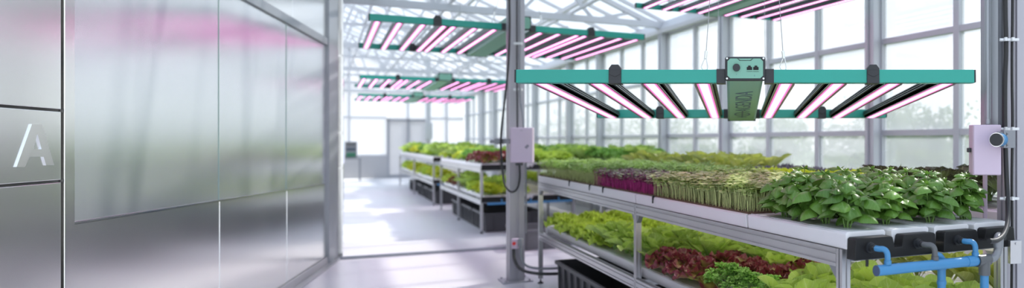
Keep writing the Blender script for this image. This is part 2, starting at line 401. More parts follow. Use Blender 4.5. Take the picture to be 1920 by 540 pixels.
# local frame: x = s, y = +left normal of WD.  WD x z = ? normal pointing into the room is +y when WN = rot90(WD)
NS = 1 if (Vector((-WD.y, WD.x, 0))-WN).length < .1 else -1
def wbox(m, s0, s1, z0a, z1a, z0b, z1b, d0, d1, mi=0):
    """slab from s0 to s1 with bottoms/tops za (at s0) and zb (at s1), depth d0..d1 out of the wall"""
    vs = []
    for d in (d0, d1):
        y = d*NS
        vs += [(s0, y, z0a), (s1, y, z0b), (s1, y, z1b), (s0, y, z1a)]
    return m.add(vs, [(0, 3, 2, 1), (4, 5, 6, 7), (0, 1, 5, 4), (1, 2, 6, 5), (2, 3, 7, 6), (3, 0, 4, 7)], mi)
sA, sB, sC, sD = sw(612), sw(538), sw(412), sw(137)
gz0, gz1 = zw(612, 344), zw(137, 417)
def gb(s): return gz0+(gz1-gz0)*(s-sA)/(sD-sA)    # glass foot line
GT = 2.57
TOP = 4.6
mb = MB()
for a, b_ in ((sA, sB), (sB, sC), (sC, sD)):
    wbox(mb, a+.004, b_-.004, .10, gb(a)-.012, .10, gb(b_)-.012, 0, .03)
for a, b_ in ((sA, sw(549)), (sw(549), sw(330)), (sw(330), sD)):
    wbox(mb, a+.004, b_-.004, GT+.09, TOP, GT+.09, TOP, 0, .03)
wbox(mb, sA, sD+3, 0, TOP, 0, TOP, -.08, -.012, 1)
wall_left = struct('wall_left', mb, [M_steel, M_steeld], E, RW)
for i, (a, b_) in enumerate(((sC, sD), (sB, sC), (sA, sB))):
    g = MB(); wbox(g, a+.005, b_-.005, gb(a), GT, gb(b_), GT, .004, .022)
    o = struct('window_%d' % (60+i), g, M_frost, E, RW, bevel=.002)
mb = MB(); wbox(mb, sA, sD, GT, GT+.08, GT, GT+.08, -.01, .045); struct('trim_2', mb, M_galv, E, RW, bevel=.004)
mb = MB(); wbox(mb, sA, sD, gb(sA)-.010, gb(sA)-.001, gb(sD)-.010, gb(sD)-.001, -.01, .034); struct('trim_3', mb, M_chrome, E, RW)
mb = MB()
for s in (sB, sC): wbox(mb, s-.003, s+.003, .1, gb(s), .1, gb(s), -.01, .033)
wbox(mb, sw(549)-.003, sw(549)+.003, GT+.09, TOP, GT+.09, TOP, -.01, .033)
struct('trim_4', mb, M_chrome, E, RW)
mb = MB()
for s in (sB, sC): wbox(mb, s-.005, s-.0015, gb(s), GT, gb(s), GT, .004, .026)
struct('trim_5', mb, mat('glass_edge_green', (.45, .6, .55), .2, .3, .03, 5), E, RW)
# base skirt
mb = MB(); wbox(mb, -.02, sD+3, .0, .095, .0, .095, -.02, .05); wbox(mb, -.02, sD+3, 0, .02, 0, .02, .05, .12); struct('baseboard_left', mb, M_alu, E, RW, bevel=.003)
# near frame post and the lettered panels
s1, s0 = sw(117), sw(136)
mb = MB(); wbox(mb, s0, s1, .1, TOP, .1, TOP, -.02, .04); struct('trim_6', mb, M_steel, E, RW, bevel=.003)
mb = MB(); wbox(mb, s1, s1+.012, .1, TOP, .1, TOP, -.01, .012); struct('trim_7', mb, M_rubber, E, RW)
s2 = sD+1.6; s1 = s1+.014
ma, mc = zw(113, 209), zw(113, 337)
mb = MB()
wbox(mb, s1, s2, ma+.010, TOP, ma+.018, TOP, 0, .032)
wbox(mb, s1, s2, mc, ma-.002, mc+.008, ma+.006, 0, .032)
wbox(mb, s1, s2, .1, mc-.012, .1, mc-.004, 0, .032)
struct('wall_left_panel', mb, M_steel, E, RW, bevel=.0025)
mb = MB()
wbox(mb, s1, s2, ma-.002, ma+.010, ma+.006, ma+.018, -.01, .014); wbox(mb, s1, s2, mc-.012, mc, mc-.004, mc+.008, -.01, .014)
struct('trim_8', mb, M_rubber, E, RW)
# letter A in relief
def letter(name, outline, hole, d0, d1, mats, loc, rz, tag_):
    m = MB(); n_ = len(outline); h_ = len(hole)
    me_pts = outline+hole
    # faces: outer sides, inner sides, and the front cut into strips
    def P(p, d): return (p[0], d*NS, p[1])
    front = [P(p, d1) for p in me_pts]; back = [P(p, d0) for p in me_pts]
    m.add(front+back, [(0, 1, 8), (1, 2, 8), (2, 9, 8), (2, 3, 4, 9), (4, 5, 9), (5, 6, 10, 9), (6, 7, 10), (7, 0, 10), (0, 8, 10)])
    m.add(front+back, [(i, (i+1) % n_, len(me_pts)+(i+1) % n_, len(me_pts)+i) for i in range(n_)] +
          [(n_+i, n_+(i+1) % h_, len(me_pts)+n_+(i+1) % h_, len(me_pts)+n_+i) for i in range(h_)], 1)
    return tag(m.build(name, mats, None, loc, rz), tag_, 'letter')
def wp(px, py): return (sw(px+4), zw(px+4, py))
out = [wp(23, 313), wp(52, 232.6), wp(70, 232.6), wp(94, 310), wp(78.5, 310), wp(74, 294), wp(47, 294), wp(39, 313)]
hole = [wp(62, 250), wp(70, 280), wp(55, 280)]
letter('raised_letter', out, hole, .03, .038, [mat('satin_letter_steel', (.80, .80, .78), .33, 1., .01, 4), M_chrome], E, RW, 'large raised steel capital A on the near steel panel')
# far end post of the partition and the return panel with its small letter
mb = MB(); wbox(mb, -.13, sA, 0, TOP, 0, TOP, -.1, .06); struct('trim_9', mb, M_galv, E, RW, bevel=.004)
E2 = Vector((-4.93+.04, 9.22, 0)); D2 = Vector((-5.66, 10.7, 0))
RD = math.atan2((D2-E2).y, (D2-E2).x); LD = (D2-E2).length
mb = MB()
for z0, z1 in ((.0, 1.105), (1.115, 1.545), (1.555, 2.50), (2.515, TOP)): mb.box(0, LD, 0, .06, z0, z1)
mb.box(0, LD, .012, .05, 0, TOP)
struct('wall_left_return', mb, M_steel, E2, RD)
m = MB()
ol = [(.28, 1.16), (.62, 1.50), (.80, 1.50), (1.20, 1.16), (1.0, 1.16), (.92, 1.25), (.56, 1.25), (.46, 1.16)]; hl = [(.71, 1.43), (.84, 1.31), (.62, 1.31)]
front = [(p, -.014, q) for p, q in ol+hl]; back = [(p, 0, q) for p, q in ol+hl]
m.add(front+back, [(i, (i+1) % 8, 11+(i+1) % 8, 11+i) for i in range(8)] + [(8+i, 8+(i+1) % 3, 19+(i+1) % 3, 19+i) for i in range(3)] +
      [(0, 1, 8), (1, 2, 8), (2, 9, 8), (2, 3, 4, 9), (4, 5, 9), (5, 6, 10, 9), (6, 7, 10), (7, 0, 10), (0, 8, 10)])
tag(m.build('raised_letter', M_chrome, None, E2, RD), 'small raised capital A on the narrow steel panel at the far end of the partition', 'letter')
# door track in the floor
p0 = Vector((-4.85, 9.06, 0)); p1 = Vector((.2, 11.6, 0))
mb = MB(); mb.box(0, (p1-p0).length, -.035, .035, 0, .022); mb.box(0, (p1-p0).length, -.012, .012, .022, .032)
struct('trim_10', mb, M_galv, p0, math.atan2((p1-p0).y, (p1-p0).x), bevel=.004)

# ------------------------------------------------------------------ grow lamps
def lamp(name, W, D, label, loc, rz, tilt=0., detail=True, cable_top=3.35, fh=.058, bars=(-.895, -.652, -.42, -.185, .18, .41, .655, .89), bw=.040):
    root = empty(name, loc, rot=(tilt, 0, rz))
    tag(root, label, 'grow light', 'bar grow lights hung from the trusses')
    k = W/2.0
    H = fh*k; dp = .045*k
    # local: x across, y away from the viewer, z up; z = 0 is the underside of the front beam
    for nm, y, col in (('front_beam', 0, M_green), ('rear_beam', D-dp, M_green)):
        for sx in (-1, 1):
            b = MB(); x0, x1 = (.115*k, W/2) if sx > 0 else (-W/2, -.115*k)
            b.box(x0, x1, y, y+dp, 0, H)
            o = b.build(nm, col, root, bevel=.003*k)
            c = MB(); e = sx*W/2; c.box(min(e, e+sx*.006*k), max(e, e+sx*.006*k), y, y+dp, .002, H-.001); c.build('end_cap', M_dark, o)
            c = MB(); e0 = .085*k*sx; e1 = .125*k*sx; c.box(min(e0, e1), max(e0, e1), y-.003*k, y+dp+.003*k, -.002, H+.002); c.build('joint_block', M_dark, o)
    for y, nm in ((0, 'f'), (D-dp, 'r')):
        for x in (-.567, .557):
            x *= k; w = .027*k
            poly = [(-w, -.003*k), (w, -.003*k), (w, H+.004*k), (w*.55, H+.021*k), (-w*.55, H+.021*k), (-w, H+.004*k)]
            b = MB(); b.prism(poly, lambda p, q, a: (x+p, a, q), y-.008*k, y+dp+.01*k)
            b.prism([(-w*.9, H*.62), (0, H*.42), (w*.9, H*.62), (w*.9, H*.95), (-w*.9, H*.95)], lambda p, q, a: (x+p, a, q), y-.011*k, y-.008*k)
            b.build('clip', M_dark, root, bevel=.0015*k)
    for x in bars:
        x *= k; s = -1 if x > 0 else 1                           # open fins face the middle of the lamp
        w = bw*k; ins = bw*.28*k
        b = MB(); b.box(x-w, x+w, dp*.2, D-dp*.3, .0*k, .018*k); hk = .05*k
        b.box(x-w, x-w+.004*k, dp, D-dp, -.003*k, .02*k); b.box(x+w-.004*k, x+w, dp, D-dp, -.003*k, .02*k)
        o = b.build('led_bar', M_barside, root)
        hs = MB()
        for q in range(5 if detail else 3):
            xx = x-w+.004*k+(2*w-.012*k)*q/(4 if detail else 2)
            hs.box(xx, xx+.004*k, dp, D-dp, .018*k, hk)
        hs.box(x+s*w-s*.0, x+s*(w+.012*k), dp, D-dp, .016*k, .022*k) if s > 0 else hs.box(x+s*(w+.012*k), x+s*w, dp, D-dp, .016*k, .022*k)
        for zz in (.028, .038): 
            a0, a1 = sorted((x+s*w*.9, x+s*(w+.010*k))); hs.box(a0, a1, dp, D-dp, zz*k, (zz+.005)*k)
        hs.build('heat_sink', M_fin, o)
        l = MB(); vs = [(x-w+ins, dp*.9, -.0005*k), (x+w-ins, dp*.9, -.0005*k), (x+w-ins, D-dp, -.0005*k), (x-w+ins, D-dp, -.0005*k)]
        l.add(vs, [(0, 3, 2, 1)], uvs=[(0, 0), (1, 0), (1, 1), (0, 1)]); l.build('led_strip', M_led, o)
    # driver housing: cover plate at the front, tapered body beneath and behind
    b = MB(); w0, w1 = .080*k, .096*k; z0, z1 = .012*k, -.016*k; zt = .105*k
    c = .012*k
    ring0 = [(-w0+c, 0, z0), (w0-c, 0, z0), (w0, 0, z0+c), (w0, 0, zt), (-w0, 0, zt), (-w0, 0, z0+c)]
    ring1 = [(-w1+c, D, z1), (w1-c, D, z1), (w1, D, z1+c), (w1, D, zt-.02*k), (-w1, D, zt-.02*k), (-w1, D, z1+c)]
    b.add(ring0+ring1, [tuple(range(6)), tuple(range(11, 5, -1))]+[(i, 6+i, 6+(i+1) % 6, (i+1) % 6) for i in range(6)])
    drv = b.build('driver_housing', M_box, root, bevel=.002)
    b = MB(); b.box(-w1-.002, w1+.002, D, D+.006*k, z1-.003*k, zt-.018*k); b.build('back_rim', M_dark, drv, bevel=.002)
    b = MB(); b.box(-.088*k, .088*k, -.022*k, .0, .006*k, .112*k); fr = b.build('front_rim', M_dark, drv, bevel=.008*k)
    q = .077*k; a = .012*k; zb, zz = .016*k, .102*k
    b = MB(); b.prism([(-q+a, zb), (q-a, zb), (q, zb+a), (q, zz-a), (q-a, zz), (q*.45, zz), (q*.32, zz-.010*k), (-q*.32, zz-.010*k), (-q*.45, zz), (-q+a, zz), (-q, zz-a), (-q, zb+a)],
                      lambda p, r, t: (p, t, r), -.0265*k, -.0215*k)
    b.prism([(-q*.40, zz), (-q*.28, zz-.007*k), (q*.28, zz-.007*k), (q*.40, zz)], lambda p, r, t: (p, t, r), -.0255*k, -.0215*k)
    b.build('cover_plate', M_box, drv)
    if detail:
        b = MB(); b.cyl((-.038*k, -.026*k, .062*k), (-.038*k, -.040*k, .062*k), .0165*k, .0155*k, 20); b.build('dial', M_dark, drv, bevel=.001)
        for x in (.018, .046):
            x *= k; w = .0115*k; z = .052*k
            b = MB(); b.prism([(-w, 0), (w, 0), (w, .013*k), (w*.55, .013*k), (w*.45, .019*k), (-w*.45, .019*k), (-w*.55, .013*k), (-w, .013*k)], lambda p, r, t: (x+p, t, z+r), -.0282*k, -.0262*k)
            b.box(x-w*1.1, x+w*1.1, -.0272*k, -.0262*k, .0445*k, .0458*k)
            b.build('port', M_black, drv)
        for x in (-.079, .079):
            for z in (.015, .103):
                b = MB(); b.cyl((x*k, -.022*k, z*k), (x*k, -.026*k, z*k), .0042*k, None, 12); b.build('screw', M_screw, drv)
        b = MB(); b.box(-.039*k, -.0375*k, -.0272*k, -.0262*k, .030*k, .034*k); b.build('plate_mark', M_print, drv); b = MB(); b.box(.040*k, .0415*k, -.0272*k, -.0262*k, .024*k, .031*k); b.build('plate_mark', M_print, drv)
    # wires
    for x in (-.175*k, .17*k):
        for y, conv in ((dp*.5, .62), (D-dp*.5, .12)):
            zt_ = H
            hz = zt_+.085*k
            xe = x*(1-conv); 
            b = MB(); b.tube([(x-.008*k, y, zt_), (x-.018*k, y, zt_+.015*k), (x-.004*k, y, hz-.035*k), (x, y, hz-.03*k)], .0022*k, 6)
            b.tube([(x-.018*k, y, zt_+.012*k), (x-.006*k, y, zt_+.0*k), (x+.008*k, y, zt_+.004*k), (x+.010*k, y, zt_+.016*k), (x+.004*k, y, hz-.03*k)], .0022*k, 6)
            b.build('hook', M_screw, root)
            b = MB(); sg = 1 if x < 0 else -1
            b.cyl((x+sg*.0*k, y, hz-.034*k), (x+sg*.004*k, y, hz), .0068*k, None, 10); b.build('crimp_sleeve', M_screw, root)
            b = MB(); Lz = cable_top-loc[2]
            b.tube([(x+sg*.004*k, y, hz), (xe, y, Lz)], .0017*k, 5); b.build('hanging_wire', mat('wire_steel', (.35, .36, .37), .35, .8, .05, 20) if 'wire_steel' not in bpy.data.materials else bpy.data.materials['wire_steel'], root)
    return root, drv

# near lamp, parallel with the picture
LY0, LY1 = 3.23, 5.18
near_lamp, drv = lamp('grow_lamp', 2.0, 1.95, 'large teal bar grow lamp with lit pink strips above the near rack of basil', (.04, LY0, HC+.253), 0, -math.atan((.253-.157)/1.95), True, 3.37)
# lettering on the underside of its housing
def text_mesh(s, size):
    cu = bpy.data.curves.new('lettering', 'FONT'); cu.body = s; cu.size = size; cu.extrude = .0006; cu.align_x = 'LEFT'; cu.align_y = 'CENTER'
    o = bpy.data.objects.new('lettering', cu); C.objects.link(o)
    bpy.context.view_layer.update()
    me = bpy.data.meshes.new_from_object(o.evaluated_get(bpy.context.evaluated_depsgraph_get()))
    bpy.data.objects.remove(o); return me
me = text_mesh('AGENDA', .30)
xs = [v.co.x for v in me.vertices]; wd = max(xs)-min(xs); x0_ = min(xs); ys = [v.co.y for v in me.vertices]; hh = max(ys)-min(ys); ymid = (max(ys)+min(ys))/2
# letters read upward: text x -> towards the viewer (local -y), text y -> local -x seen from beneath
ya, yb = 1.33, .38                                    # rear start, front end (depth)
hx = .088
for v in me.vertices:
    t = (v.co.x-x0_)/wd; y = ya+(yb-ya)*t; q = (v.co.y-ymid)/hh*hx
    zb_ = .012+(-.016-.012)*y/1.95
    v.co = Vector((-q, y, zb_-.0008 - (0.0006 if v.co.z > 0 else 0)))
me.materials.clear(); me.materials.append(M_print)
o = bpy.data.objects.new('lettering', me); C.objects.link(o); o.parent = drv; o['label'] = 'dark blue lettering AGENDA on the underside'
b = MB()
yc = 1.50
def zu(y): return .012-.028*y/1.95-.0012
for i in range(28):
    a0, a1 = 2*PI*i/28, 2*PI*(i+1)/28
    ro, ri = 1., .78
    pts = [(math.cos(a)*.052*r, yc+math.sin(a)*.13*r) for a, r in ((a0, ri), (a0, ro), (a1, ro), (a1, ri))]
    b.add([(p, q, zu(q)) for p, q in pts], [(0, 1, 2, 3)])
for x0, x1, y0, y1 in ((-.005, .005, yc-.20, yc+.22), (-.05, .05, yc-.012, yc+.012), (-.03, .03, yc+.17, yc+.20)):
    b.add([(x0, y0, zu(y0)), (x1, y0, zu(y0)), (x1, y1, zu(y1)), (x0, y1, zu(y1))], [(0, 1, 2, 3)])
b.build('logo', M_print, drv)

def place_lamp(px, py, Z, W, D, label, detail=False):
    """front-left lower corner of a lamp aligned with the house, hung at height Z"""
    Y = (Z-HC)*F/(264-py); X = (px-1380)/F*Y
    c = Vector((X, Y, Z)) + G(0, W/2, 0)
    bb = (-.95, -.81, -.66, -.52, -.455, -.31, -.17); bb = bb+tuple(-x for x in reversed(bb))
    return lamp('grow_lamp', W, D, label, c, TH, 0, detail, 3.37 if Z < 3 else 4.1, .047, bb, .026)[0]
place_lamp(693, 38, 2.66, 2.95, 2.6, 'teal bar grow lamp high over the aisle, large one behind the left post')
place_lamp(675, 147, 2.60, 2.95, 2.6, 'blurred teal bar grow lamp further down the aisle, upper of the two far lamps')
place_lamp(672, 180, 2.60, 2.85, 2.6, 'smallest and farthest teal grow lamp, lowest of the far lamps')
# lamp cut by the top edge: its far beam shows
Yr = 7.6; Zr = HC+(264-14)/F*Yr; Xr = (1178-1380)/F*Yr
c = Vector((Xr, Yr, Zr)) + G(-2.3, .95, 0)
lamp('grow_lamp', 1.75, 2.3, 'teal grow lamp high above the near one, cut off by the top of the picture', c, TH, 0, False, 3.4)

# ------------------------------------------------------------------ racks
RZ, LZ, RH = 1.024, .52, .072                       # rail tops and rail height
def rack(name, corner, rz, L, W, legs, label, levels=(RZ, LZ), shared=[]):
    root = empty(name, corner, rz); tag(root, label, 'rack', 'aluminium growing racks')
    pl = slot_poly(.04, .04, 1, 1)
    for s in legs:
        for x in (.02, W-.02):
            b = MB(); b.prism(pl, lambda p, q, a: (x+p, s+q, a), .05, RZ)
            o = b.build('leg', M_alu, root)
            b = MB(); b.cyl((x, s, .0), (x, s, .012), .03, .026, 14); b.cyl((x, s, .012), (x, s, .028), .018, .008, 12); b.cyl((x, s, .02), (x, s, .055), .006, None, 8)
            b.build('foot', M_rubber, o)
    pr = slot_poly(.04, RH, 1, 2, .009, .008)
    for z in levels:
        for x in (.02, W-.02):
            edges = [0]+[s for s in legs[1:-1]]+[L]
            for i in range(len(edges)-1):
                a0 = edges[i]+(.042 if i == 0 else .022); a1 = edges[i+1]-(.042 if i == len(edges)-2 else .022)
                b = MB(); b.prism(pr, lambda p, q, a: (x+p, a, z-RH/2+q), a0, a1); b.build('rail', M_alu, root)
        for s in legs:
            b = MB(); b.prism(slot_poly(.04, .04, 1, 1), lambda p, q, a: (a, s+p, z-.03+q), .042, W-.042); b.build('cross_rail', M_alu, root)
            for x in (.02, W-.02):
                if z > .6:
                    for e in (-1, 1):
                        if (s < .1 and e < 0) or (s > L-.1 and e > 0): continue
                        b = MB(); y0 = s+e*.0205; b.prism([(0, 0), (e*.055, 0), (0, -.055)], lambda p, q, a: (a, y0+p, z-RH-.0005+q), x-.016, x+.016); b.build('corner_bracket', M_grey2, root)
    return root

RA = Vector((.415, 2.90, 0)); WA = .9; LA = 5.25
rackA = rack('growing_rack', RA, TR, LA, WA, [.02, 2.37, LA-.02], 'long aluminium two level growing rack carrying the basil and microgreens')
def A(s, v, z=0.):                                 # point in the near rack's own axes
    return RA + Vector((v*math.cos(TR)-s*math.sin(TR), v*math.sin(TR)+s*math.cos(TR), z))

CH = .068
chan_cache = {}
def channel(loc, rz, L, w, label, group, holes=True, name='grow_channel', h=CH):
    key = (round(L, 3), w, h)
    if key not in chan_cache:
        b = MB(); c = .008
        poly = [(-w/2+.006, 0), (w/2-.006, 0), (w/2, h-c), (w/2-c, h), (-w/2+c, h), (-w/2, h-c)]
        b.prism(poly, lambda p, q, a: (p, a, q), 0, L)
        # shallow lip lines along the cover
        for x in (-w/2+.018, w/2-.022): b.box(x, x+.004, .002, L-.002, h, h+.003)
        o = b.build(name, M_white, None, loc, rz, bevel=.0015); chan_cache[key] = o
    else:
        o = chan_cache[key].copy(); C.objects.link(o); o.location = loc; o.rotation_euler = (0, 0, rz)
    return tag(o, label, 'grow channel', group)

pos = ['front', 'second', 'third', 'rear']
VP = [.1+.2255*i for i in range(4)]
for i, v in enumerate(VP):
    channel(A(-.02, v, RZ+.002), TR, .80, .195, 'white basil channel, %s from the aisle, at the near end of the rack' % ('first' if i == 0 else pos[i] if i < 3 else 'fourth'), 'white channels on the near rack')
    channel(A(.80, v, RZ+.002), TR, 1.56, .195, 'white channel under the pale microgreens, %s from the aisle' % ('first' if i == 0 else pos[i] if i < 3 else 'fourth'), 'white channels on the near rack')
    channel(A(2.38, v, RZ+.002), TR, LA+.02-2.38, .195, 'white channel under the purple and green microgreens, %s from the aisle' % ('first' if i == 0 else pos[i] if i < 3 else 'fourth'), 'white channels on the near rack')
for i in range(3):
    channel(A(.05, .17+.28*i, LZ+.002), TR, LA-.1, .22, 'long white lettuce channel on the lower level, %s from the aisle' % ORD[i], 'white channels on the lower level')

for px_, nm in ((1067, 'far end of the front channel'), (1105, 'front channel before the purple mat'), (1130, 'front channel under the start of the purple mat'), (1224, 'front channel where the pale microgreens begin')):
    r_ = (px_-1380)/F; s_ = (.415-2.9*r_)/(.463+.886*r_)
    b = MB(); b.box(-.004, .012, s_-.007, s_+.007, .052, .078); b.box(-.0045, .001, s_-.005, s_+.005, .030, .056)
    tag(b.build('channel_clip', M_rubber, None, RA+Vector((0, 0, RZ)), TR), 'tiny black clip on the edge at the '+nm if 'far' in nm else 'tiny black clip on the '+nm, 'clip')
# black end caps, with inlet nozzles
for i in range(2):
    v0 = .005+.451*i
    P_ = [(0, -.034), (.004, .046), (.012, .052), (.178, .052), (.186, .046), (.196, .006), (.232, .006), (.240, .046), (.248, .052), (.398, .052), (.406, .046), (.412, -.034)]
    b = MB(); b.prism(P_, lambda p, q, a: (v0+p, a, RZ+q), -.075, -.021)
    o = b.build('channel_end_cap', M_black, None, RA, TR, bevel=.004)
    tag(o, ['black double end cap closing the two channels nearest the aisle', 'black double end cap closing the two channels beside the right post'][i], 'end cap', 'black end caps of the near rack')
    for j in range(2):
        x = v0+.072+.235*j; z = RZ+.014
        b = MB(); b.cyl((x, -.075, z), (x, -.083, z), .021, None, 20); b.cyl((x, -.083, z), (x, -.112, z), .014, .012, 16); b.cyl((x, -.094, z), (x, -.100, z), .0165, None, 16)
        b.build('inlet_nozzle', M_dark, o, bevel=.001)
# tube lamps lighting the lower levels, fixed beneath the upper one
M_tube = mat('lit_tube', (.9, .9, .85), .4, emit=(1., .93, .74), es=7.)
def shelf_lamp(loc, rz, L, label, strength=1):
    root = empty('tube_lamp', loc, rz); tag(root, label, 'tube lamp', 'tube lamps under the upper shelves')
    b = MB(); b.box(-.025, .025, 0, L, 0, .022); b.build('housing', M_white, root, bevel=.002)
    b = MB(); b.cyl((0, .02, -.010), (0, L-.02, -.010), .012, None, 10); b.build('tube', M_tube, root)
    for y in (.0, L-.02):
        b = MB(); b.box(-.016, .016, y, y+.02, -.024, 0); b.build('socket', M_white, root)
for i, (v, nm) in enumerate(((.22, 'nearest the aisle'), (.66, 'farther from the aisle'))):
    for j, (a, L_) in enumerate(((.08, 2.2), (2.45, 2.6))):
        shelf_lamp(A(a, v, RZ-.024), TR, L_, 'warm white tube lamp under the near rack upper level, %s, %s half' % (nm, ['near', 'far'][j]))
# small drain stub
b = MB(); b.cyl((.075, -.06, RZ-.034), (.075, -.06, RZ-.062), .006, None, 10); tag(b.build('drain_stub', M_rubber, None, RA, TR), 'short black drain stub under the first black end cap', 'pipe stub')
# blue manifold
ZP = .962; SP = -.155
b = MB(); b.cyl((.045, SP, ZP), (.555, SP, ZP), .0205, None, 28, caps=False); pipe = b.build('water_pipe', M_blue, None, RA, TR)
tag(pipe, 'horizontal blue water pipe with a flat dark end below the black caps', 'pipe')
b = MB(); b.cyl((.0435, SP, ZP), (.047, SP, ZP), .0207, None, 28); b.build('pipe_cap', M_bluecap, pipe)
b = MB(); b.cyl((.500, SP, ZP), (.545, SP, ZP), .0222, None, 28); b.build('coupling', M_blue, pipe, bevel=.001)
def arc(p0, p1, p2, n=8):
    p0, p1, p2 = Vector(p0), Vector(p1), Vector(p2)
    return [(p0*(1-t)**2+p1*2*t*(1-t)+p2*t*t) for t in [i/n for i in range(n+1)]]
nz_ = RZ+.014
for i, (x, mt, lb) in enumerate(((.077, M_blue, 'small blue elbow feeding the first black cap from the aisle'), (.312, M_greyp, 'small grey elbow between the second nozzle and the blue pipe'), (.528, M_blue, 'small blue elbow feeding the third black cap nozzle'))):
    b = MB(); x2 = x+.022
    b.tube([(x, -.104, nz_)]+arc((x+.004, -.13, nz_), (x2, SP, nz_+.006), (x2, SP, nz_-.03))+[(x2, SP, ZP+.0195)], .0115, 14)
    b.cyl((x2, SP, ZP+.019), (x2, SP, ZP+.034), .0145, None, 16)
    tag(b.build('pipe_elbow', mt, None, RA, TR), lb, 'pipe elbow', 'small pipe elbows on the blue manifold')
# large blue riser with elbow, between the double caps
b = MB(); x = .415
b.tube([(x-.038, -.095, .985)]+arc((x-.03, -.10, .985), (x, -.105, .987), (x, -.105, .955))+[(x, -.105, .05), (x, -.105, .02)], .017, 18)
b.cyl((x, -.105, .975), (x, -.105, .93), .0195, None, 20); b.cyl((x, -.105, .885), (x, -.105, .87), .0195, None, 20)
tag(b.build('water_pipe', M_blue, None, RA, TR), 'thick blue riser pipe with an elbow on top, standing behind the horizontal pipe', 'pipe')
# grey tee, the elbow above it and the blue drop pipe
b = MB(); b.cyl((.556, SP, ZP), (.625, SP, ZP), .0235, None, 22); b.cyl((.600, SP, ZP), (.600, SP, ZP-.062), .0235, None, 22)
b.cyl((.556, SP, ZP), (.566, SP, ZP), .0265, None, 22)
tee = tag(b.build('pipe_tee', M_greyp, None, RA, TR, bevel=.001), 'dark grey tee fitting at the right end of the horizontal blue pipe', 'pipe fitting')
b = MB(); b.tube([(.622, SP, ZP)]+arc((.63, SP, ZP), (.675, SP, ZP), (.68, SP, ZP+.05))+arc((.682, SP+.005, ZP+.06), (.69, -.14, nz_+.012), (.735, -.105, nz_+.008)), .0165, 16)
b.cyl((.679, SP, ZP+.045), (.681, SP, ZP+.085), .0205, None, 18)
tag(b.build('pipe_elbow', M_grey2, None, RA, TR), 'shiny grey elbow rising from the tee to the last black cap', 'pipe elbow')
b = MB(); b.cyl((.600, SP, ZP-.06), (.600, SP, .02), .0175, None, 20); tag(b.build('water_pipe', M_blue, None, RA, TR), 'vertical blue pipe dropping from the dark grey tee', 'pipe')

# crates
def crate(name, loc, rz, W, D, H, m, label, group=None, water=False, ribs=5):
    root = empty(name, loc, rz); tag(root, label, 'crate', group)
    t = .008; i_ = .02
    b = MB()
    def wall(a, c, d):                                # sloping wall between bottom and top edges
        pass
    xo, yo = W, D
    O0 = [(i_, i_, 0), (xo-i_, i_, 0), (xo-i_, yo-i_, 0), (i_, yo-i_, 0)]; O1 = [(0, 0, H), (xo, 0, H), (xo, yo, H), (0, yo, H)]
    I1 = [(t, t, H), (xo-t, t, H), (xo-t, yo-t, H), (t, yo-t, H)]; I0 = [(i_+t, i_+t, .012), (xo-i_-t, i_+t, .012), (xo-i_-t, yo-i_-t, .012), (i_+t, yo-i_-t, .012)]
    b.add(O0+O1+I1+I0, [(0, 3, 2, 1)]+[(k, (k+1) % 4, 4+(k+1) % 4, 4+k) for k in range(4)]+[(4+k, 4+(k+1) % 4, 8+(k+1) % 4, 8+k) for k in range(4)]+[(8+k, 8+(k+1) % 4, 12+(k+1) % 4, 12+k) for k in range(4)]+[(12, 13, 14, 15)])
    bd = b
    b = MB(); r = .018
    b.box(-r, xo+r, -r, t, H-.03, H+.004); b.box(-r, xo+r, yo-t, yo+r, H-.03, H+.004); b.box(-r, t, t, yo-t, H-.03, H+.004); b.box(xo-t, xo+r, t, yo-t, H-.03, H+.004)
    b.build('rim', m, root, bevel=.003)
    b = bd
    for k in range(ribs):
        y = D*(k+.5)/ribs; b.bar((.5*i_-.012, y, .02), (-.006, y, H-.03), .02, .02, up=(1, 0, 0)); b.bar((xo-.5*i_+.012, y, .02), (xo+.006, y, H-.03), .02, .02, up=(1, 0, 0))
    for k in range(3):
        x = W*(k+.5)/3; b.bar((x, .5*i_-.012, .02), (x, -.006, H-.03), .02, .02, up=(0, 1, 0))
    b.build('body', m, root)
    if water:
        b = MB(); b.add([(.01, .01, H*.62), (xo-.01, .01, H*.62), (xo-.01, yo-.01, H*.62), (.01, yo-.01, H*.62)], [(0, 1, 2, 3)]); b.build('divider', m, root)
        b.v = []; 
    return root
crate('crate', A(2.75, .03, 0), TR, .55, 1.85, .32, M_crate, 'long open charcoal crate on the floor under the near rack', 'storage crates', ribs=9)
crate('crate', Vector((-2.85, 9.75, 0)), TH, .70, .75, .27, M_crateg, 'mid grey crate on the floor behind the far leg of the near rack', 'storage crates')

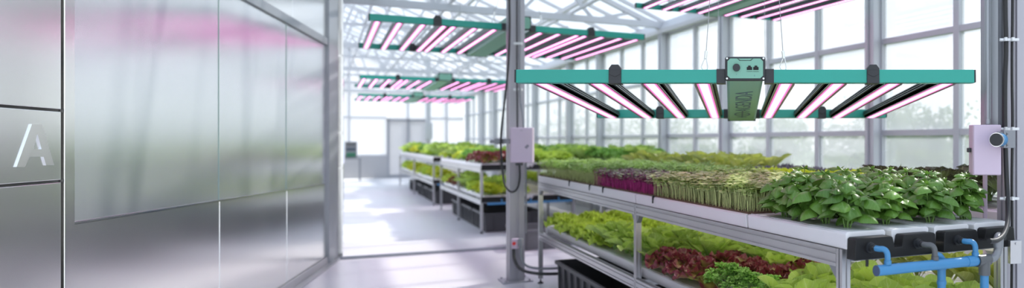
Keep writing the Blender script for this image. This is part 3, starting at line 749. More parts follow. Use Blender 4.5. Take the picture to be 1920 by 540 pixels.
# ------------------------------------------------------------------ plants
def leaf(mb, base, yaw, pitch, L, W, bend, cup=0., ruf=0., nr=4, nt=7, ns=3, pet=.12, mi=0, roll=0., prof=.75, q=.8, puck=0., rnd=None, tipcurl=0.):
    rnd = random.random() if rnd is None else rnd
    cy, sy = math.cos(yaw), math.sin(yaw); fw = Vector((cy, sy, 0)); sd = Vector((-sy, cy, 0))
    p = Vector(base); vs = []; uvs = []; ph = random.random()*6.28; a = pitch
    w_row = 2*ns+1
    for i in range(nt+1):
        t = i/nt
        a = pitch + bend*t + tipcurl*t*t*t
        d = fw*math.cos(a)+Vector((0, 0, math.sin(a)))
        n = Vector((0, 0, math.cos(a)))-fw*math.sin(a)
        tt = max(0., (t-pet)/(1-pet)) if pet < 1 else 0
        w = W*.5*(math.sin(PI*min(1, tt**prof))**q if tt > 0 else 0.) + W*.035*(1-t)
        s_ = (sd*math.cos(roll)+n*math.sin(roll)); n2 = n*math.cos(roll)-sd*math.sin(roll)
        for j in range(-ns, ns+1):
            s = j/ns
            h = cup*w*s*s + ruf*W*abs(s)**1.5*math.sin(ph+nr*6.28*t+(1.7 if s < 0 else 0)+s*2.2)*min(1, tt*3)
            if puck: h += puck*W*math.sin(t*26+abs(s)*7)*(1-abs(s))*.5*min(1., tt*4)
            vs.append(p+s_*(s*w*(1-.12*abs(cup)*abs(s)))+n2*h); uvs.append((.5+.5*s, t))
        p = p + d*(L/nt)
    fs = [(i*w_row+j, i*w_row+j+1, (i+1)*w_row+j+1, (i+1)*w_row+j) for i in range(nt) for j in range(w_row-1)]
    mb.add(vs, fs, mi, True, uvs, rnd)

def basil(seed):
    random.seed(seed); st = MB(); lf = MB()
    ns_ = 5
    for k in range(ns_):
        a = 2*PI*k/ns_+random.uniform(-.3, .3); r0 = .012; H = random.uniform(.12, .18) if k else .205
        lean = random.uniform(.03, .065) if k else .01
        pts = [(math.cos(a)*(r0+lean*t**1.3), math.sin(a)*(r0+lean*t**1.3), H*t) for t in (0, .33, .66, 1)]
        st.tube(pts, [.0035, .003, .0026, .002], 6)
        for lev, t in ((0, .42), (1, .68), (2, .90), (3, 1.)):
            q = Vector(pts[0]).lerp(Vector(pts[-1]), t); yaw = a+lev*PI/2+random.uniform(-.3, .3)
            sz = (.104, .124, .114, .070)[lev]*random.uniform(.85, 1.12)
            for e in (0, PI):
                if lev == 3:
                    leaf(lf, q, yaw+e, random.uniform(.1, .6), sz, sz*.72, -1.1, -.6, 0, nt=7, ns=3, pet=.08, roll=random.uniform(-.3, .3), puck=.03, prof=.8, q=.7)
                else:
                    leaf(lf, q, yaw+e, random.uniform(.1, .55), sz, sz*.78, -random.uniform(1.2, 2.2), -.6, .0, nt=8, ns=3, pet=.13, roll=random.uniform(-.35, .35), puck=.035, prof=.78, q=.7)
        q = Vector(pts[-1])
        for e in range(3): leaf(lf, q, a+e*2.1+.4, .9, .03, .02, -.8, -.5, nt=4, ns=2, pet=.05, rnd=.95)
    return st, lf, L_stem, L_basil
def broad(seed, n=15, L=.195, W=.13, leafm=None, up=.0, upright=1.25, spread=.75, q=.7, puck=.03, ruf=.03):
    random.seed(seed); st = MB(); lf = MB()
    st.cyl((0, 0, -.004), (0, 0, .03), .012, .016, 10)
    for k in range(n):
        f = k/(n-1); a = k*2.4+random.uniform(-.2, .2)
        pitch = spread*(1-f)+upright*f+random.uniform(-.12, .12)
        l = L*(.95-.35*f)*random.uniform(.88, 1.12); w = W*(1-.25*f)*random.uniform(.88, 1.1)
        leaf(lf, (math.cos(a)*.014*(1-f), math.sin(a)*.014*(1-f), .012+.02*f), a, pitch, l*1.15, w, -random.uniform(.25, .9)*(1-.5*f), random.uniform(.35, .6), ruf, 2, 8, 3, .22, roll=random.uniform(-.3, .3), prof=1.15, q=q, puck=puck, tipcurl=-random.uniform(0, .8))
    return st, lf, L_stem, leafm or L_broad
def frilly(seed, n=26, L=.15, W=.12, leafm=None, ruf=.16, nr=5):
    random.seed(seed); st = MB(); lf = MB()
    st.cyl((0, 0, -.004), (0, 0, .03), .012, .016, 10)
    for k in range(n):
        f = k/(n-1); a = k*2.4+random.uniform(-.2, .2)
        pitch = .35*(1-f)+1.35*f+random.uniform(-.12, .12)
        l = L*(1.0-.35*f)*random.uniform(.85, 1.1); w = W*(1-.2*f)
        leaf(lf, (math.cos(a)*.014*(1-f), math.sin(a)*.014*(1-f), .012+.02*f), a, pitch, l, w, -random.uniform(.0, .6), .5, ruf, nr, 14, 4, .1, prof=1.5, q=.5, tipcurl=-random.uniform(.2, 1.3))
    return st, lf, L_stem, leafm or L_frill
def parsley(seed, n=46, leafm=None):
    random.seed(seed); st = MB(); lf = MB()
    for k in range(n):
        a = random.uniform(0, 2*PI); r = .1*math.sqrt(random.random()); h = .17*(1-(r/.13)**2*.55)*random.uniform(.75, 1.05)
        tip = Vector((math.cos(a)*r, math.sin(a)*r, h)); st.tube([(math.cos(a)*.01, math.sin(a)*.01, 0), tip*.6, tip], .0014, 4)
        for e in range(5):
            b_ = a+e*1.257+random.uniform(-.3, .3)
            leaf(lf, tip-Vector((0, 0, random.uniform(0, .03))), b_, random.uniform(-.1, .7), random.uniform(.026, .042), .026, -.7, .4, .16, 2, 5, 2, .1, prof=1.3, q=.5)
    return st, lf, L_stem, leafm or L_pars

protos = {}
def make_proto(kind, builder, seeds):
    protos[kind] = (builder, seeds, [])
make_proto('basil_plant', basil, [11, 12, 13, 14])
make_proto('broad_lettuce', lambda s: broad(s), [21, 22, 23])
make_proto('frilly_lettuce', lambda s: frilly(s), [31, 32, 33])
make_proto('red_lettuce', lambda s: frilly(s, 22, .155, .11, L_red, .12, 4), [41, 42, 43])
make_proto('parsley_plant', parsley, [51, 52])
make_proto('romaine_lettuce', lambda s: broad(s, 16, .215, .10, L_roma, upright=1.35, spread=.95), [61, 62, 63])
make_proto('dusky_lettuce', lambda s: frilly(s, 26, .14, .09, L_kale, .2, 6), [71, 72])
make_proto('lime_lettuce', lambda s: frilly(s, 26, .14, .12, L_lime, .17, 5), [81, 82])
make_proto('mottled_lettuce', lambda s: broad(s, 18, .19, .12, L_mott, upright=1.3, spread=.9, ruf=.07), [91, 92])
def plant(kind, loc, scale, label, group, cat):
    bld, seeds, lst = protos[kind]
    i = len(lst)
    rs = random.getstate()
    if i < len(seeds):
        st, lf, ms, ml = bld(seeds[i])
        root = empty(kind, loc)
        lf.build('leaves', ml, root); st.build('stem', ms, root)
        lst.append(root); o = root
    else:
        random.setstate(rs); o = copy_tree(lst[random.randrange(len(seeds))]); lst.append(o); rs = random.getstate()
    random.setstate(rs)
    o.location = loc; o.rotation_euler = (0, 0, random.uniform(0, 2*PI)); s = scale*random.uniform(.94, 1.06); o.scale = (s, s, s)
    return tag(o, label, cat, group)

random.seed(5)
# basil: four channels, from the black caps backwards
CN = ['front channel', 'second channel', 'third channel', 'rear channel']
for i, v in enumerate(VP):
    for j in range(5 if i else 4):
        plant('basil_plant', A(.105+.165*j+(.03 if i % 2 else 0), v+random.uniform(-.01, .01), RZ+.002+CH), 1.0 if j else .97,
              'bushy green basil plant, %s from the black end caps, %s' % (ORD[j], CN[i]), 'basil plants on the near rack', 'basil')
# lower level of the near rack
ROW = ['aisle row', 'middle row', 'back row']
plan = [[('frilly_lettuce', 4.92, 3.45, .185), ('broad_lettuce', 3.25, 2.35, .2), ('red_lettuce', 2.2, 1.50, .2), ('parsley_plant', 1.36, .86, .17), ('broad_lettuce', .68, .05, .2)],
        [('frilly_lettuce', 4.95, 3.1, .185), ('broad_lettuce', 2.9, 1.95, .2), ('red_lettuce', 1.85, 1.0, .2), ('broad_lettuce', .85, .05, .2)],
        [('frilly_lettuce', 4.95, 2.75, .2), ('broad_lettuce', 2.6, 1.55, .2), ('red_lettuce', 1.4, .85, .2), ('broad_lettuce', .7, .05, .2)]]
DESC = {'frilly_lettuce': ('bright frilly green lettuce', 'lettuce'), 'broad_lettuce': ('broad-leaved green lettuce', 'lettuce'), 'red_lettuce': ('dark red and green lettuce', 'lettuce'),
        'parsley_plant': ('fine curly green herb', 'herb'), 'romaine_lettuce': ('upright pale romaine lettuce', 'lettuce'), 'dusky_lettuce': ('dusky grey-purple curly lettuce', 'lettuce'),
        'lime_lettuce': ('lime green frilly lettuce', 'lettuce'), 'mottled_lettuce': ('large dark mottled lettuce', 'lettuce'), 'basil_plant': ('green basil', 'basil')}
SC = {'frilly_lettuce': 1.15, 'broad_lettuce': 1.25, 'red_lettuce': 1.2, 'parsley_plant': 1.05, 'romaine_lettuce': 1.22, 'dusky_lettuce': 1.15, 'lime_lettuce': 1.15, 'mottled_lettuce': 1.2, 'basil_plant': 1}
for r, row in enumerate(plan):
    cnt = {}
    for kind, a, b_, st in row:
        s = a
        if kind == 'broad_lettuce' and a < 1: cnt[kind] = 0; where = 'by the near leg'
        elif kind == 'broad_lettuce': where = 'beyond the middle leg' if a > 2.4 else 'at the middle leg'
        else: where = ''
        while s > b_-.01:
            i = cnt.get(kind, 0); cnt[kind] = i+1
            plant(kind, A(s+random.uniform(-.015, .015), .17+.28*r+random.uniform(-.012, .012), LZ+.002+CH), SC[kind],
                  '%s %s, %s from the far end, low %s' % (DESC[kind][0], where, ORD[i], ROW[r]) if where else '%s, %s from the far end of its patch, %s below' % (DESC[kind][0], ORD[i], ROW[r]),
                  'plants on the lower level of the near rack', DESC[kind][1])
            s -= st

# microgreens: mats of sprouts nobody could count
def sprouts(name, s0, s1, v0, v1, step, H, leafm, stemm, label, lsz=.014, lean=.012, nl=3, alt=None, loc=None, rz=TR, zz=RZ+.002+CH, fine=True):
    random.seed(hash(name+str(s0)) % 1000 if False else int(s0*100+v0*10))
    mb = MB(); s = s0
    nv = max(1, int((v1-v0)/step)); nsx = max(1, int((s1-s0)/step))
    for i in range(nsx):
        for j in range(nv):
            x = v0+(j+.5)*(v1-v0)/nv+random.uniform(-.45, .45)*step; y = s0+(i+.5)*(s1-s0)/nsx+random.uniform(-.45, .45)*step
            ed = min(x-v0, .03)/.03
            h = H*random.uniform(.74, 1.08)*(1+.13*math.sin(x*23+y*9)*math.sin(y*17-x*6)+.06*math.sin(x*61)*math.sin(y*53))
            lx = random.uniform(-1, 1)*lean-(1-ed)*lean*1.2; ly = random.uniform(-1, 1)*lean
            p0 = Vector((x, y, 0)); p2 = Vector((x+lx, y+ly, h)); p1 = p0.lerp(p2, .5)+Vector((-lx*.35, -ly*.35, 0))
            mb.tube([p0, p1, p2], .0010, 3, 1, False)
            am = 3 if alt and random.random() < .3 else 0
            for e in range(nl):
                a = e*6.283/nl+random.uniform(-.6, .6); l = lsz*random.uniform(.75, 1.25); w = l*.46; up = random.uniform(.0, .5)
                d = Vector((math.cos(a)*math.cos(up), math.sin(a)*math.cos(up), math.sin(up))); sd = Vector((-math.sin(a), math.cos(a), 0)); dn = Vector((0, 0, -l*.18))
                q = p1.lerp(p2, 1-random.uniform(0, .45)*(e % 2))
                vs = [q, q+d*l*.45+sd*w, q+d*l*.5+Vector((0, 0, -.001)), q+d*l*.45-sd*w, q+d*l+dn+sd*w*.45, q+d*l+dn-sd*w*.45]
                mb.add(vs, [(0, 2, 1), (0, 3, 2), (1, 2, 5, 4), (2, 3, 5)], am, True, [(.5, 0), (1, .5), (.5, .5), (0, .5), (.8, 1), (.2, 1)], random.random())
    mb.box(v0, v1, s0, s1, -.001, .008, 2)
    o = mb.build(name, [leafm, stemm, M_soil]+([alt] if alt else []), None, loc or A(0, 0, zz), rz)
    return tag(o, label, 'microgreens', None, 'stuff')
sprouts('pale_microgreens', .79, 2.08, .012, .88, .0195, .135, L_micro, L_mstem, 'dense mat of pale-topped green microgreens with long bare stems beside the basil', .034, .017, 5)
sprouts('purple_microgreens', 2.09, 3.35, .012, .40, .0170, .120, L_microp, L_mstemp, 'mat of dark purple microgreens on magenta stems at the tray edge', .024, .016, 4, L_micro)
sprouts('green_microgreens', 2.09, 3.35, .44, .88, .020, .155, L_microg, L_mstem, 'light green microgreens growing behind the purple mat', .026, .02, 4)
sprouts('green_microgreens', 3.36, LA, .012, .88, .021, .15, L_microg, L_mstem, 'light green microgreens filling the far end of the near rack', .028, .022, 4)

# ------------------------------------------------------------------ other racks
def simple_rack(u, v, L, W, legs, label, nm, chans, kinds_top, kinds_low, pitch, rows_top, rows_low, caps=True, th=TH, blur='', lowrows=None):
    c = G(u, v)
    rack('growing_rack', c, th, L, W, legs, label)
    ct, st = math.cos(th), math.sin(th)
    def Q(s, x, z): return c+Vector((x*ct-s*st, x*st+s*ct, z))
    cw = W/chans
    for lv, z, nmz in ((0, RZ, 'top'), (1, LZ, 'lower')):
        for i in range(chans):
            ins = .048*lv; c2 = (W-2*ins)/chans
            channel(Q(0, ins+c2*(i+.5), z+.002), th, L, round(c2-.025, 3), 'white channel on the %s level of %s, %s from the aisle' % (nmz, nm, ORD[i]), 'white channels of ' + nm)
        if caps:
            b = MB()
            P_ = [(0, -.034), (.004, .05), (W*.45, .05), (W*.47, .0), (W*.53, .0), (W*.55, .05), (W-.004, .05), (W, -.034)]
            b.prism(P_, lambda p, q, a: (p, a, z+q), -.06, -.001)
            o = b.build('channel_end_cap', M_black, None, c, th, bevel=.004)
            tag(o, 'black end cap strip across the %s level channels of %s' % (nmz, nm), 'end cap', 'black end caps of the farther racks')
            for j in range(3):
                b = MB(); b.cyl((W*(.2+.3*j), -.06, z+.01), (W*(.2+.3*j), -.1, z+.01), .015, None, 10); b.build('inlet_nozzle', M_dark, o)
            if lv == 0: continue
            b = MB(); b.cyl((.08, -.12, z-.05), (W-.08, -.12, z-.05), .018, None, 12)
            for x in (W*.2, W*.5, W*.8): b.tube([(x, -.09, z+.01), (x, -.12, z+.005), (x, -.12, z-.04)], .010, 8)
            tag(b.build('water_pipe', M_blue, None, c, th), 'blue water pipe across the end of the %s level of %s' % (nmz, nm), 'pipe', 'blue pipes of the farther racks')
    for j in range(2):
        shelf_lamp(Q(.1+j*L/2, W*.3, RZ-.024), th, L/2-.4, 'warm white tube lamp under the upper level of %s, %s half' % (nm, ['near', 'far'][j]))
    for lv, rows, kinds, z, nmz in ((0, rows_top, kinds_top, RZ, 'top'), (1, rows_low, kinds_low, LZ, 'lower')):
        for r in range(rows):
            n_ = int(L/pitch)
            for j in range(n_):
                f = (j+.5)/n_; kd = kinds(f, r)
                if kd is None: continue
                plant(kd, Q((j+.5)*L/n_+random.uniform(-.03, .03), (r+.5)*W/rows_top+random.uniform(-.03, .03), z+.002+CH), SC[kd]*pitch/.2*.82*(1 if pitch > .21 else 1.1),
                      '%s, %s along row %s, %s %s' % (DESC[kd][0], ORD[j], ['one', 'two', 'three', 'four', 'five'][r], ['top of', 'low on'][lv], nm), 'plants on ' + nm, DESC[kd][1])
def kB(f, r):
    if r < 2 and f < .33: return 'red_lettuce'
    if f < .5: return 'frilly_lettuce' if r > 1 else 'parsley_plant'
    return ['frilly_lettuce', 'lime_lettuce', 'broad_lettuce'][(r+int(f*7)) % 3]
def kBl(f, r): return 'red_lettuce' if .55 < f < .75 and r == 0 else ['lime_lettuce', 'frilly_lettuce', 'broad_lettuce'][(int(f*5)+r) % 3]
def kC(f, r): return ['broad_lettuce', 'frilly_lettuce', 'parsley_plant', 'lime_lettuce'][(int(f*6)+r) % 4]
def kCl(f, r): return ['lime_lettuce', 'frilly_lettuce', 'lime_lettuce'][(int(f*5)+r) % 3]
simple_rack(12.05, 2.12, 4.65, 1.5, [.02, 2.3, 4.63], 'blurred aluminium rack in the middle of the aisle with lettuces on two levels', 'the middle aisle rack', 5, kB, kBl, .29, 4, 2)
simple_rack(17.9, 2.12, 8.6, 1.5, [.02, 4.2, 8.58], 'farthest aluminium rack along the aisle, before the end wall', 'the far aisle rack', 5, kC, kCl, .36, 3, 1)
# second row, behind the near rack
def kR(f, r):
    if r == 0:
        return 'mottled_lettuce' if f < .18 else ('lime_lettuce' if f < .45 else ('romaine_lettuce' if f < .86 else 'parsley_plant'))
    return 'mottled_lettuce' if f < .15 else ('lime_lettuce' if f < .34 else ('dusky_lettuce' if f < .54 else ('romaine_lettuce' if f < .86 else 'frilly_lettuce')))
def kRl(f, r): return ['romaine_lettuce', 'broad_lettuce', 'frilly_lettuce'][int(f*4) % 3]
simple_rack(2.55, 2.98, 6.3, .9, [.02, 3.1, 6.28], 'aluminium rack of mixed lettuces directly behind the near rack, beside the windows', 'the rack behind', 4, kR, kRl, .24, 3, 1)
def kD(f, r): return ['parsley_plant', 'broad_lettuce', 'parsley_plant', 'frilly_lettuce'][(int(f*5)+r) % 4]
simple_rack(10.3, 3.75, 8.0, .9, [.02, 4.0, 7.98], 'blurred far rack of green plants standing close to the window wall', 'the far window rack', 4, kD, kD, .33, 3, 1)

for i, (u, v) in enumerate(((12.15, 2.2), (13.3, 2.2), (14.5, 2.2), (18.1, 2.2), (19.3, 2.2), (20.8, 2.2), (23.0, 2.2))):
    crate('crate', G(u, v), TH, .9, 1.02, .30, M_crate, ['charcoal crate at the near end under the middle aisle rack', 'charcoal crate second in line under the middle aisle rack', 'charcoal crate third in line under the middle aisle rack',
          'charcoal crate at the near end under the far aisle rack', 'charcoal crate second in line under the far aisle rack', 'charcoal crate third in line under the far aisle rack', 'charcoal crate farthest down the aisle'][i], 'storage crates')

# ------------------------------------------------------------------ left post with its fittings
PX, PY = -2.285, 7.68
def Lp(px, py, Y): return Vector(((px-1380)/F*Y, Y, HC+(264-py)/F*Y))
PL = Vector((PX, PY, 0)); PRZ = TH
mb = MB(); mb.prism(slot_poly(.155, .155, 1, 1, .03, .012), lambda p, q, a: (p, q, a), .014, 4.7)
post = struct('column', mb, M_post, PL, PRZ)
mb = MB(); mb.box(-.15, .15, -.14, .14, 0, .014)
for x in (-.12, .12):
    for y in (-.11, .11): mb.cyl((x, y, .014), (x, y, .03), .012, None, 6)
mb.build('base_plate', M_post, post, bevel=.002)
bx = empty('junction_box', Lp(979.5, 305, 7.42), math.radians(6)); tag(bx, 'pale junction box, pink lamp light painted in, mounted on the left post', 'junction box')
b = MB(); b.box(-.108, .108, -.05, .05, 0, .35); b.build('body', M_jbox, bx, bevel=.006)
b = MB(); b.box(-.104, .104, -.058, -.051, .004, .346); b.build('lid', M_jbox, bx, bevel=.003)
b = MB(); b.prism([(.030, .155), (.058, .185), (.078, .168), (.050, .138)], lambda p, q, a: (p, a, q), -.0595, -.0582); b.box(-.012, -.004, -.0595, -.0582, .318, .323); b.box(.002, .012, -.0595, -.0582, .318, .323); b.build('mark', mat('grey_print', (.25, .22, .28), .5), bx)
for x in (-.05, -.015): 
    b = MB(); b.cyl((x, 0, -.028), (x, 0, 0), .018, .02, 12); b.build('cable_gland', M_greyp, bx)
def cable(pts, r, m, label, name='cable', cat='cable', n=8):
    # smooth the polyline
    P = [Vector(p) for p in pts]
    for _ in range(2):
        Q = [P[0]]
        for a, b_ in zip(P, P[1:]): Q += [a.lerp(b_, .25), a.lerp(b_, .75)]
        P = Q+[P[-1]]
    b = MB(); b.tube(P, r, n)
    return tag(b.build(name, m), label, cat)
Yc = 7.5
cable([Lp(955, -120, Yc), Lp(955, 0, Yc), Lp(956, 60, Yc), Lp(953, 130, Yc), Lp(945, 200, Yc), Lp(938, 262, Yc), Lp(941, 310, Yc), Lp(945, 345, 7.45), Lp(957, 362, 7.4), Lp(970, 356, 7.4), Lp(975, 335, 7.4), Lp(974, 308, 7.42)], .011, M_rubber, 'black cable looping down beside the left post into its junction box')
cable([Lp(975, -120, 7.52), Lp(975, 20, 7.52), Lp(975, 120, 7.52), Lp(975, 190, 7.50), Lp(981, 215, 7.46), Lp(982, 242, 7.42)], .010, M_grey2, 'grey conduit running down the left post into the junction box top', 'conduit', 'conduit')
cable([Lp(969, -120, 7.54), Lp(969, 20, 7.54), Lp(969, 140, 7.53), Lp(970, 242, 7.45)], .007, M_rubber, 'thin dark cable down the face of the left post', 'cable')
cable([Lp(986, 305, 7.42), Lp(986, 330, 7.42), Lp(987, 438, 7.45)], .009, M_grey2, 'thin grey rod hanging from the junction box on the left post', 'conduit', 'conduit')
# bracket with knob
b = MB(); b.box(-.15, 0, -.02, .02, -.025, .025); b.cyl((-.13, 0, 0), (-.20, 0, 0), .018, None, 12); b.cyl((-.12, -.03, 0), (-.12, .03, 0), .03, None, 14)
tag(b.build('cable_bracket', M_grey2, None, Lp(956, 265, 7.55), 0, bevel=.002), 'grey metal clamp holding the black cable beside the left post', 'bracket')
for i, py in enumerate((82, 168)):
    b = MB(); b.box(-.05, .035, -.02, .012, -.012, .012); tag(b.build('cable_clip', M_clip, None, Lp(973, py, 7.53), 0, bevel=.002), ['upper pale clip', 'lower pale clip'][i]+' on the left post holding the grey conduit', 'cable clip')
# isolator
b = empty('isolator_switch', Lp(966, 466, 7.46), 0); tag(b, 'small white isolator switch with red button low on the left post', 'switch')
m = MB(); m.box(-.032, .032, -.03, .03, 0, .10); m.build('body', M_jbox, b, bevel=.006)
m = MB(); m.cyl((.0, -.03, .055), (.0, -.045, .055), .017, None, 16); m.build('button', M_red, b)
m = MB(); m.box(.034, .075, -.022, .03, .03, .10); m.build('bracket', M_grey2, b, bevel=.003)
cable([Lp(963, 466, 7.46), Lp(963, 485, 7.42), Lp(972, 503, 7.35), Lp(990, 511, 7.3), Lp(1020, 514, 7.3), Lp(1052, 513, 7.4)], .016, M_rubber, 'thick black cable curving from the isolator towards the crate')
cable([Lp(977, 462, 7.46), Lp(977, 483, 7.42), Lp(983, 497, 7.4), Lp(1000, 503, 7.4), Lp(1030, 504, 7.45), Lp(1056, 502, 7.5)], .012, M_grey2, 'thinner grey hose curving beside the thick black cable', 'hose', 'hose')

# ------------------------------------------------------------------ right post with its fittings
YR = 3.42
def Rp(px, py, Y=YR): return Vector(((px-1380)/F*Y, Y, HC+(264-py)/F*Y))
pr_ = struct('column', MB().prism(slot_poly(.088, .088, 1, 1, .016, .012), lambda p, q, a: (p, q, a), 0, 4.6), M_post, Rp(1895, 264).xy.to_3d(), math.radians(8))
# wide galvanised duct above the junction box
b = MB()
pr = [(-.048+.022*(1-math.cos(t)), -.03-.012*math.sin(t)) for t in [PI*i/8 for i in range(9)]]
pr = [(-.048, .03)] + [(-.048, -.022), (-.040, -.03), (-.020, -.03), (-.016, -.036), (.006, -.048), (.030, -.040), (.038, -.028), (.046, -.024), (.046, .03)]
b.prism(pr, lambda p, q, a: (p, q, a), Rp(0, 238).z, 4.6)
duct = struct('column_upper_casing', b, M_galv, Vector((Rp(1862, 0, 3.45).x, 3.45, 0)), 0)
duct = None
cb = Rp(1851, 264, 3.38)
b = MB(); b.cyl((0, 0, Rp(0, 236).z), (0, 0, 4.6), .009, None, 12); b.cyl((0, 0, Rp(0, 233).z), (0, 0, Rp(0, 224).z), .014, None, 12)
tag(b.build('conduit', M_galv, None, (cb.x, 3.375, 0)), 'grey upright conduit entering the top of the right junction box', 'conduit')
b = MB(); b.cyl((0, 0, 0), (0, 0, Rp(0, 328).z), .0105, None, 12)
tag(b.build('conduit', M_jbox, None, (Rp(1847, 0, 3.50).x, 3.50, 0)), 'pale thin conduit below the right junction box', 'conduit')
bx = empty('junction_box', Rp(1847, 328, 3.33), 0); tag(bx, 'pale junction box, pink lamp light painted in, mounted on the right post', 'junction box')
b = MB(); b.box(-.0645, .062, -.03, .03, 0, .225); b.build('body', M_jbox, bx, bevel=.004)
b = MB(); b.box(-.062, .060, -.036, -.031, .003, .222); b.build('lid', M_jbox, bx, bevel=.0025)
b = MB(); b.box(-.081, -.065, -.012, .008, .102, .122); b.build('side_plug', M_dark, bx, bevel=.003)
# cables
cable([Rp(1886, -300, 3.33), Rp(1884, 0, 3.33), Rp(1887, 90, 3.33), Rp(1884, 150, 3.33), Rp(1884, 240, 3.33), Rp(1887, 330, 3.33), Rp(1890, 380, 3.3), Rp(1890, 420, 3.2), Rp(1882, 442, 3.05), Rp(1868, 452, 2.98), Rp(1855, 452, 2.95)], .0105, M_rubber, 'thick black cable down the right post, bending to the grey elbow', n=12)
cable([Rp(1898, -300, 3.34), Rp(1899, 0, 3.34), Rp(1897, 120, 3.34), Rp(1899, 240, 3.34), Rp(1897, 330, 3.34), Rp(1898, 420, 3.34), Rp(1896, 640, 3.34)], .0065, M_rubber, 'thinner black cable down the right post beside the thick one', n=10)
for i, (py) in enumerate((75, 242, 372)):
    b = MB(); b.box(-.036, .040, -.016, .01, -.006, .006); b.cyl((-.032, -.01, 0), (-.046, -.01, 0), .007, None, 10); b.cyl((.010, -.02, -.007), (.010, -.02, .009), .008, None, 10); b.cyl((-.022, -.02, -.007), (-.022, -.02, .009), .008, None, 10)
    tag(b.build('cable_clip', M_clip, None, Rp(1892, py, 3.325), 0, bevel=.0015), ['topmost silver clip on the cables of the right post', 'silver clip just above the blue sensor on the right post', 'pale tie round the cables low on the right post'][i], 'cable clip')
# blue sensor on bracket
sn = empty('blue_sensor', Rp(1880, 262, 3.25), 0); tag(sn, 'blue cylindrical sensor with a black face on a grey bracket of the right post', 'sensor')
b = MB(); b.cyl((-.046, -.060, 0), (-.006, .0, 0), .0285, None, 28); b.build('body', M_blue, sn)
b = MB(); b.cyl((-.050, -.066, 0), (-.0455, -.0594, 0), .0305, None, 28); b.build('chrome_ring', M_chrome, sn)
b = MB(); b.cyl((-.055, -.0735, 0), (-.0498, -.0657, 0), .0275, None, 28); b.build('black_face', M_dark, sn)
b = MB(); b.box(.0, .052, -.012, .03, -.036, .042); b.box(-.024, .002, -.006, .01, -.03, .035); b.build('bracket_plate', M_grey2, sn, bevel=.002)
b = MB()
for z in (.025, -.024): b.box(.012, .014, -.0135, -.012, z-.006, z+.006); b.box(.014, .019, -.0135, -.012, z-.001, z+.001)
b.build('scale_mark', M_dark, sn)
# bracket plate where the post meets the rack
b = MB(); b.box(-.032, .02, -.012, .012, -.055, .045); b.cyl((-.006, -.012, .032), (-.006, -.018, .032), .005, None, 10)
tag(b.build('post_bracket', M_alu, None, Rp(1905, 470, 3.2), math.radians(8), bevel=.002), 'bright metal bracket tying the right post to the rack end', 'bracket')

# ------------------------------------------------------------------ control cabinet and post at the end wall
cc = G(29.6, 1.08); cc = Vector(((658-1380)/F*27.0, 27.0, 0))
ct_ = empty('control_cabinet', (cc.x, cc.y, .82), TH); tag(ct_, 'small green and grey control panel standing on a table by the end wall', 'control panel')
b = MB(); b.box(-.2, .2, -.08, .08, 0.015, .60); b.build('case', M_grey2, ct_, bevel=.01)
b = MB(); b.box(-.15, .15, -.09, -.08, .04, .20); b.build('lower_plate', M_plategreen, ct_); b = MB(); b.box(-.15, .15, -.09, -.08, .26, .38); b.build('display', M_platedark, ct_)
b = MB(); b.box(-.15, .15, -.09, -.08, .43, .56); b.build('upper_plate', M_greyp, ct_)
tb = empty('side_table', (cc.x, cc.y, 0), TH); tag(tb, 'plain grey metal table under the control panel by the end wall', 'table')
b = MB(); b.box(-.42, .32, -.25, .25, .78, .83); b.build('top', M_grey2, tb, bevel=.004)
for x in (-.39, .29):
    for y in (-.22, .22):
        b = MB(); b.box(x-.025, x+.025, y-.025, y+.025, 0, .78); b.build('leg', M_grey2, tb)
mb = MB(); mb.box(-.07, .07, -.07, .07, 0, roof_z(2.6)-.1); mb.box(-.12, .12, -.14, -.07, 1.5, 2.05)
p_ = Vector(((803-1380)/F*25., 25., 0)); struct('column', mb, M_frame, p_, TH)

# ------------------------------------------------------------------ trees outside the window wall
def tree_mesh(seed, H, R):
    random.seed(seed); cr = MB(); tr = MB()
    tr.tube([(0, 0, 0), (.05, .02, H*.3), (0, .05, H*.65)], [.14, .1, .05], 8)
    blobs = []
    for i in range(16):
        a = random.uniform(0, 6.28); r = R*.62*math.sqrt(random.random()); z = H*random.uniform(.25, .85); blobs.append((math.cos(a)*r, math.sin(a)*r, z, R*random.uniform(.3, .5)))
    for i in range(3200):
        x, y, z, r = random.choice(blobs)
        th = random.uniform(0, 6.28); ph = math.acos(random.uniform(-1, 1)); rr = r*random.uniform(.7, 1.05)
        c = Vector((x+rr*math.sin(ph)*math.cos(th), y+rr*math.sin(ph)*math.sin(th), max(.1, z+rr*math.cos(ph))))
        a = Vector((random.uniform(-1, 1), random.uniform(-1, 1), random.uniform(-1, 1))).normalized(); b_ = a.orthogonal().normalized(); s = random.uniform(.05, .10)
        cr.add([c-a*s, c+b_*s*.5, c+a*s, c-b_*s*.5], [(0, 1, 2, 3)], 0, False, [(.5, 0), (1, .5), (.5, 1), (0, .5)], random.random())
    return tr, cr
tps = []
where = ['behind the window beside the right post', 'outside, left of the tree by the right post', 'outside, in the wide pane right of the thick window column', 'outside, behind the thick window column', 'outside, just left of the thick window column',
         'outside, behind the bay under the lamp middle', 'outside, behind the bays left of the lamp housing', 'outside, behind the romaine lettuces', 'outside, behind the microgreens', 'outside, farthest to the left along the window wall']
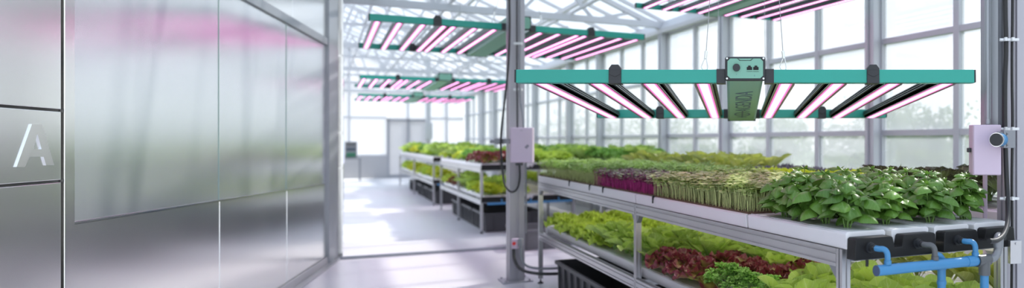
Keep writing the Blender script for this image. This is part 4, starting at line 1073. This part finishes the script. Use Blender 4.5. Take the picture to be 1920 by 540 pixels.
for i, (u, v, sc) in enumerate(((3.0, 11, 1.0), (5.4, 12.2, 1.15), (8.2, 13, 1.0), (11, 15, 1.2), (14.5, 14, 1.1), (18.5, 15, 1.2), (23, 14, 1.1), (28, 13, 1.2), (34, 13, 1.2), (41, 12, 1.3))):
    if i < 2:
        tr, cr = tree_mesh(100+i, 2.15, 1.7); root = empty('garden_tree', (0, 0, 0)); cr.build('crown', L_tree, root); tr.build('trunk', M_bark, root); tps.append(root); o = root
    else: o = copy_tree(tps[i % 2])
    o.location = G(u, v); o.scale = (sc, sc, sc); o.rotation_euler = (0, 0, i*1.3)
    tag(o, 'hazy pale green garden tree '+where[i], 'tree', 'trees outside the window wall')

# ------------------------------------------------------------------ light
def vec_to_rot(d): return Vector(d).to_track_quat('Z', 'Y').to_euler()
sun = bpy.data.lights.new('sun', 'SUN'); sun.energy = 3.6; sun.angle = math.radians(2.5); sun.color = (1, .965, .92)
so = bpy.data.objects.new('sun', sun); C.objects.link(so)
az = G(.30, 1., 0).normalized(); el = math.radians(43)
so.rotation_euler = vec_to_rot(az*math.cos(el)+Vector((0, 0, math.sin(el)))); so.location = (20, 20, 20)

w = bpy.data.worlds.new('sky'); S.world = w; w.use_nodes = True; nt = w.node_tree; nt.nodes.clear(); N, L = nt.nodes, nt.links
o = N.new('ShaderNodeOutputWorld'); bg = N.new('ShaderNodeBackground'); L.new(bg.outputs[0], o.inputs[0])
tc = N.new('ShaderNodeTexCoord'); sp = N.new('ShaderNodeSeparateXYZ'); L.new(tc.outputs['Generated'], sp.inputs[0])
rp = N.new('ShaderNodeValToRGB'); L.new(sp.outputs[2], rp.inputs[0])
rp.color_ramp.elements[0].position = .0; rp.color_ramp.elements[0].color = (.90, .93, .95, 1)
rp.color_ramp.elements[1].position = .6; rp.color_ramp.elements[1].color = (.52, .72, 1.0, 1)
e = rp.color_ramp.elements.new(.15); e.color = (.76, .87, 1.0, 1)
mp = N.new('ShaderNodeMapping'); mp.inputs['Scale'].default_value = (2, 2, 5); L.new(tc.outputs['Generated'], mp.inputs[0])
nz = N.new('ShaderNodeTexNoise'); nz.inputs['Scale'].default_value = 2.2; nz.inputs['Detail'].default_value = 5; L.new(mp.outputs[0], nz.inputs[0])
cr = N.new('ShaderNodeValToRGB'); L.new(nz.outputs['Fac'], cr.inputs[0]); cr.color_ramp.elements[0].position = .46; cr.color_ramp.elements[1].position = .68
mx = N.new('ShaderNodeMix'); mx.data_type = 'RGBA'; L.new(cr.outputs[0], mx.inputs['Factor']); L.new(rp.outputs[0], mx.inputs['A']); mx.inputs['B'].default_value = (.97, .97, .96, 1)
L.new(mx.outputs['Result'], bg.inputs[0]); bg.inputs[1].default_value = 1.25

# ------------------------------------------------------------------ camera
cam = bpy.data.cameras.new('camera'); co = bpy.data.objects.new('camera', cam); C.objects.link(co); S.camera = co
co.location = (0, 0, HC); co.rotation_euler = (PI/2, 0, 0)
cam.sensor_width = 36; cam.lens = F/1920*36
cam.shift_x = (960-1380)/1920; cam.shift_y = -(270-264)/1920
cam.clip_start = .05; cam.clip_end = 300
cam.dof.use_dof = True; cam.dof.focus_distance = 3.5; cam.dof.aperture_fstop = 1.35
S.view_settings.view_transform = 'Standard'; S.view_settings.look = 'None'; S.view_settings.gamma = 1; S.view_settings.use_curve_mapping = False
S.view_settings.exposure = .34
cy = S.cycles
cy.use_denoising = True; cy.max_bounces = 7; cy.diffuse_bounces = 3; cy.glossy_bounces = 3; cy.transmission_bounces = 4; cy.transparent_max_bounces = 16
cy.caustics_reflective = False; cy.caustics_refractive = False; cy.sample_clamp_indirect = 6
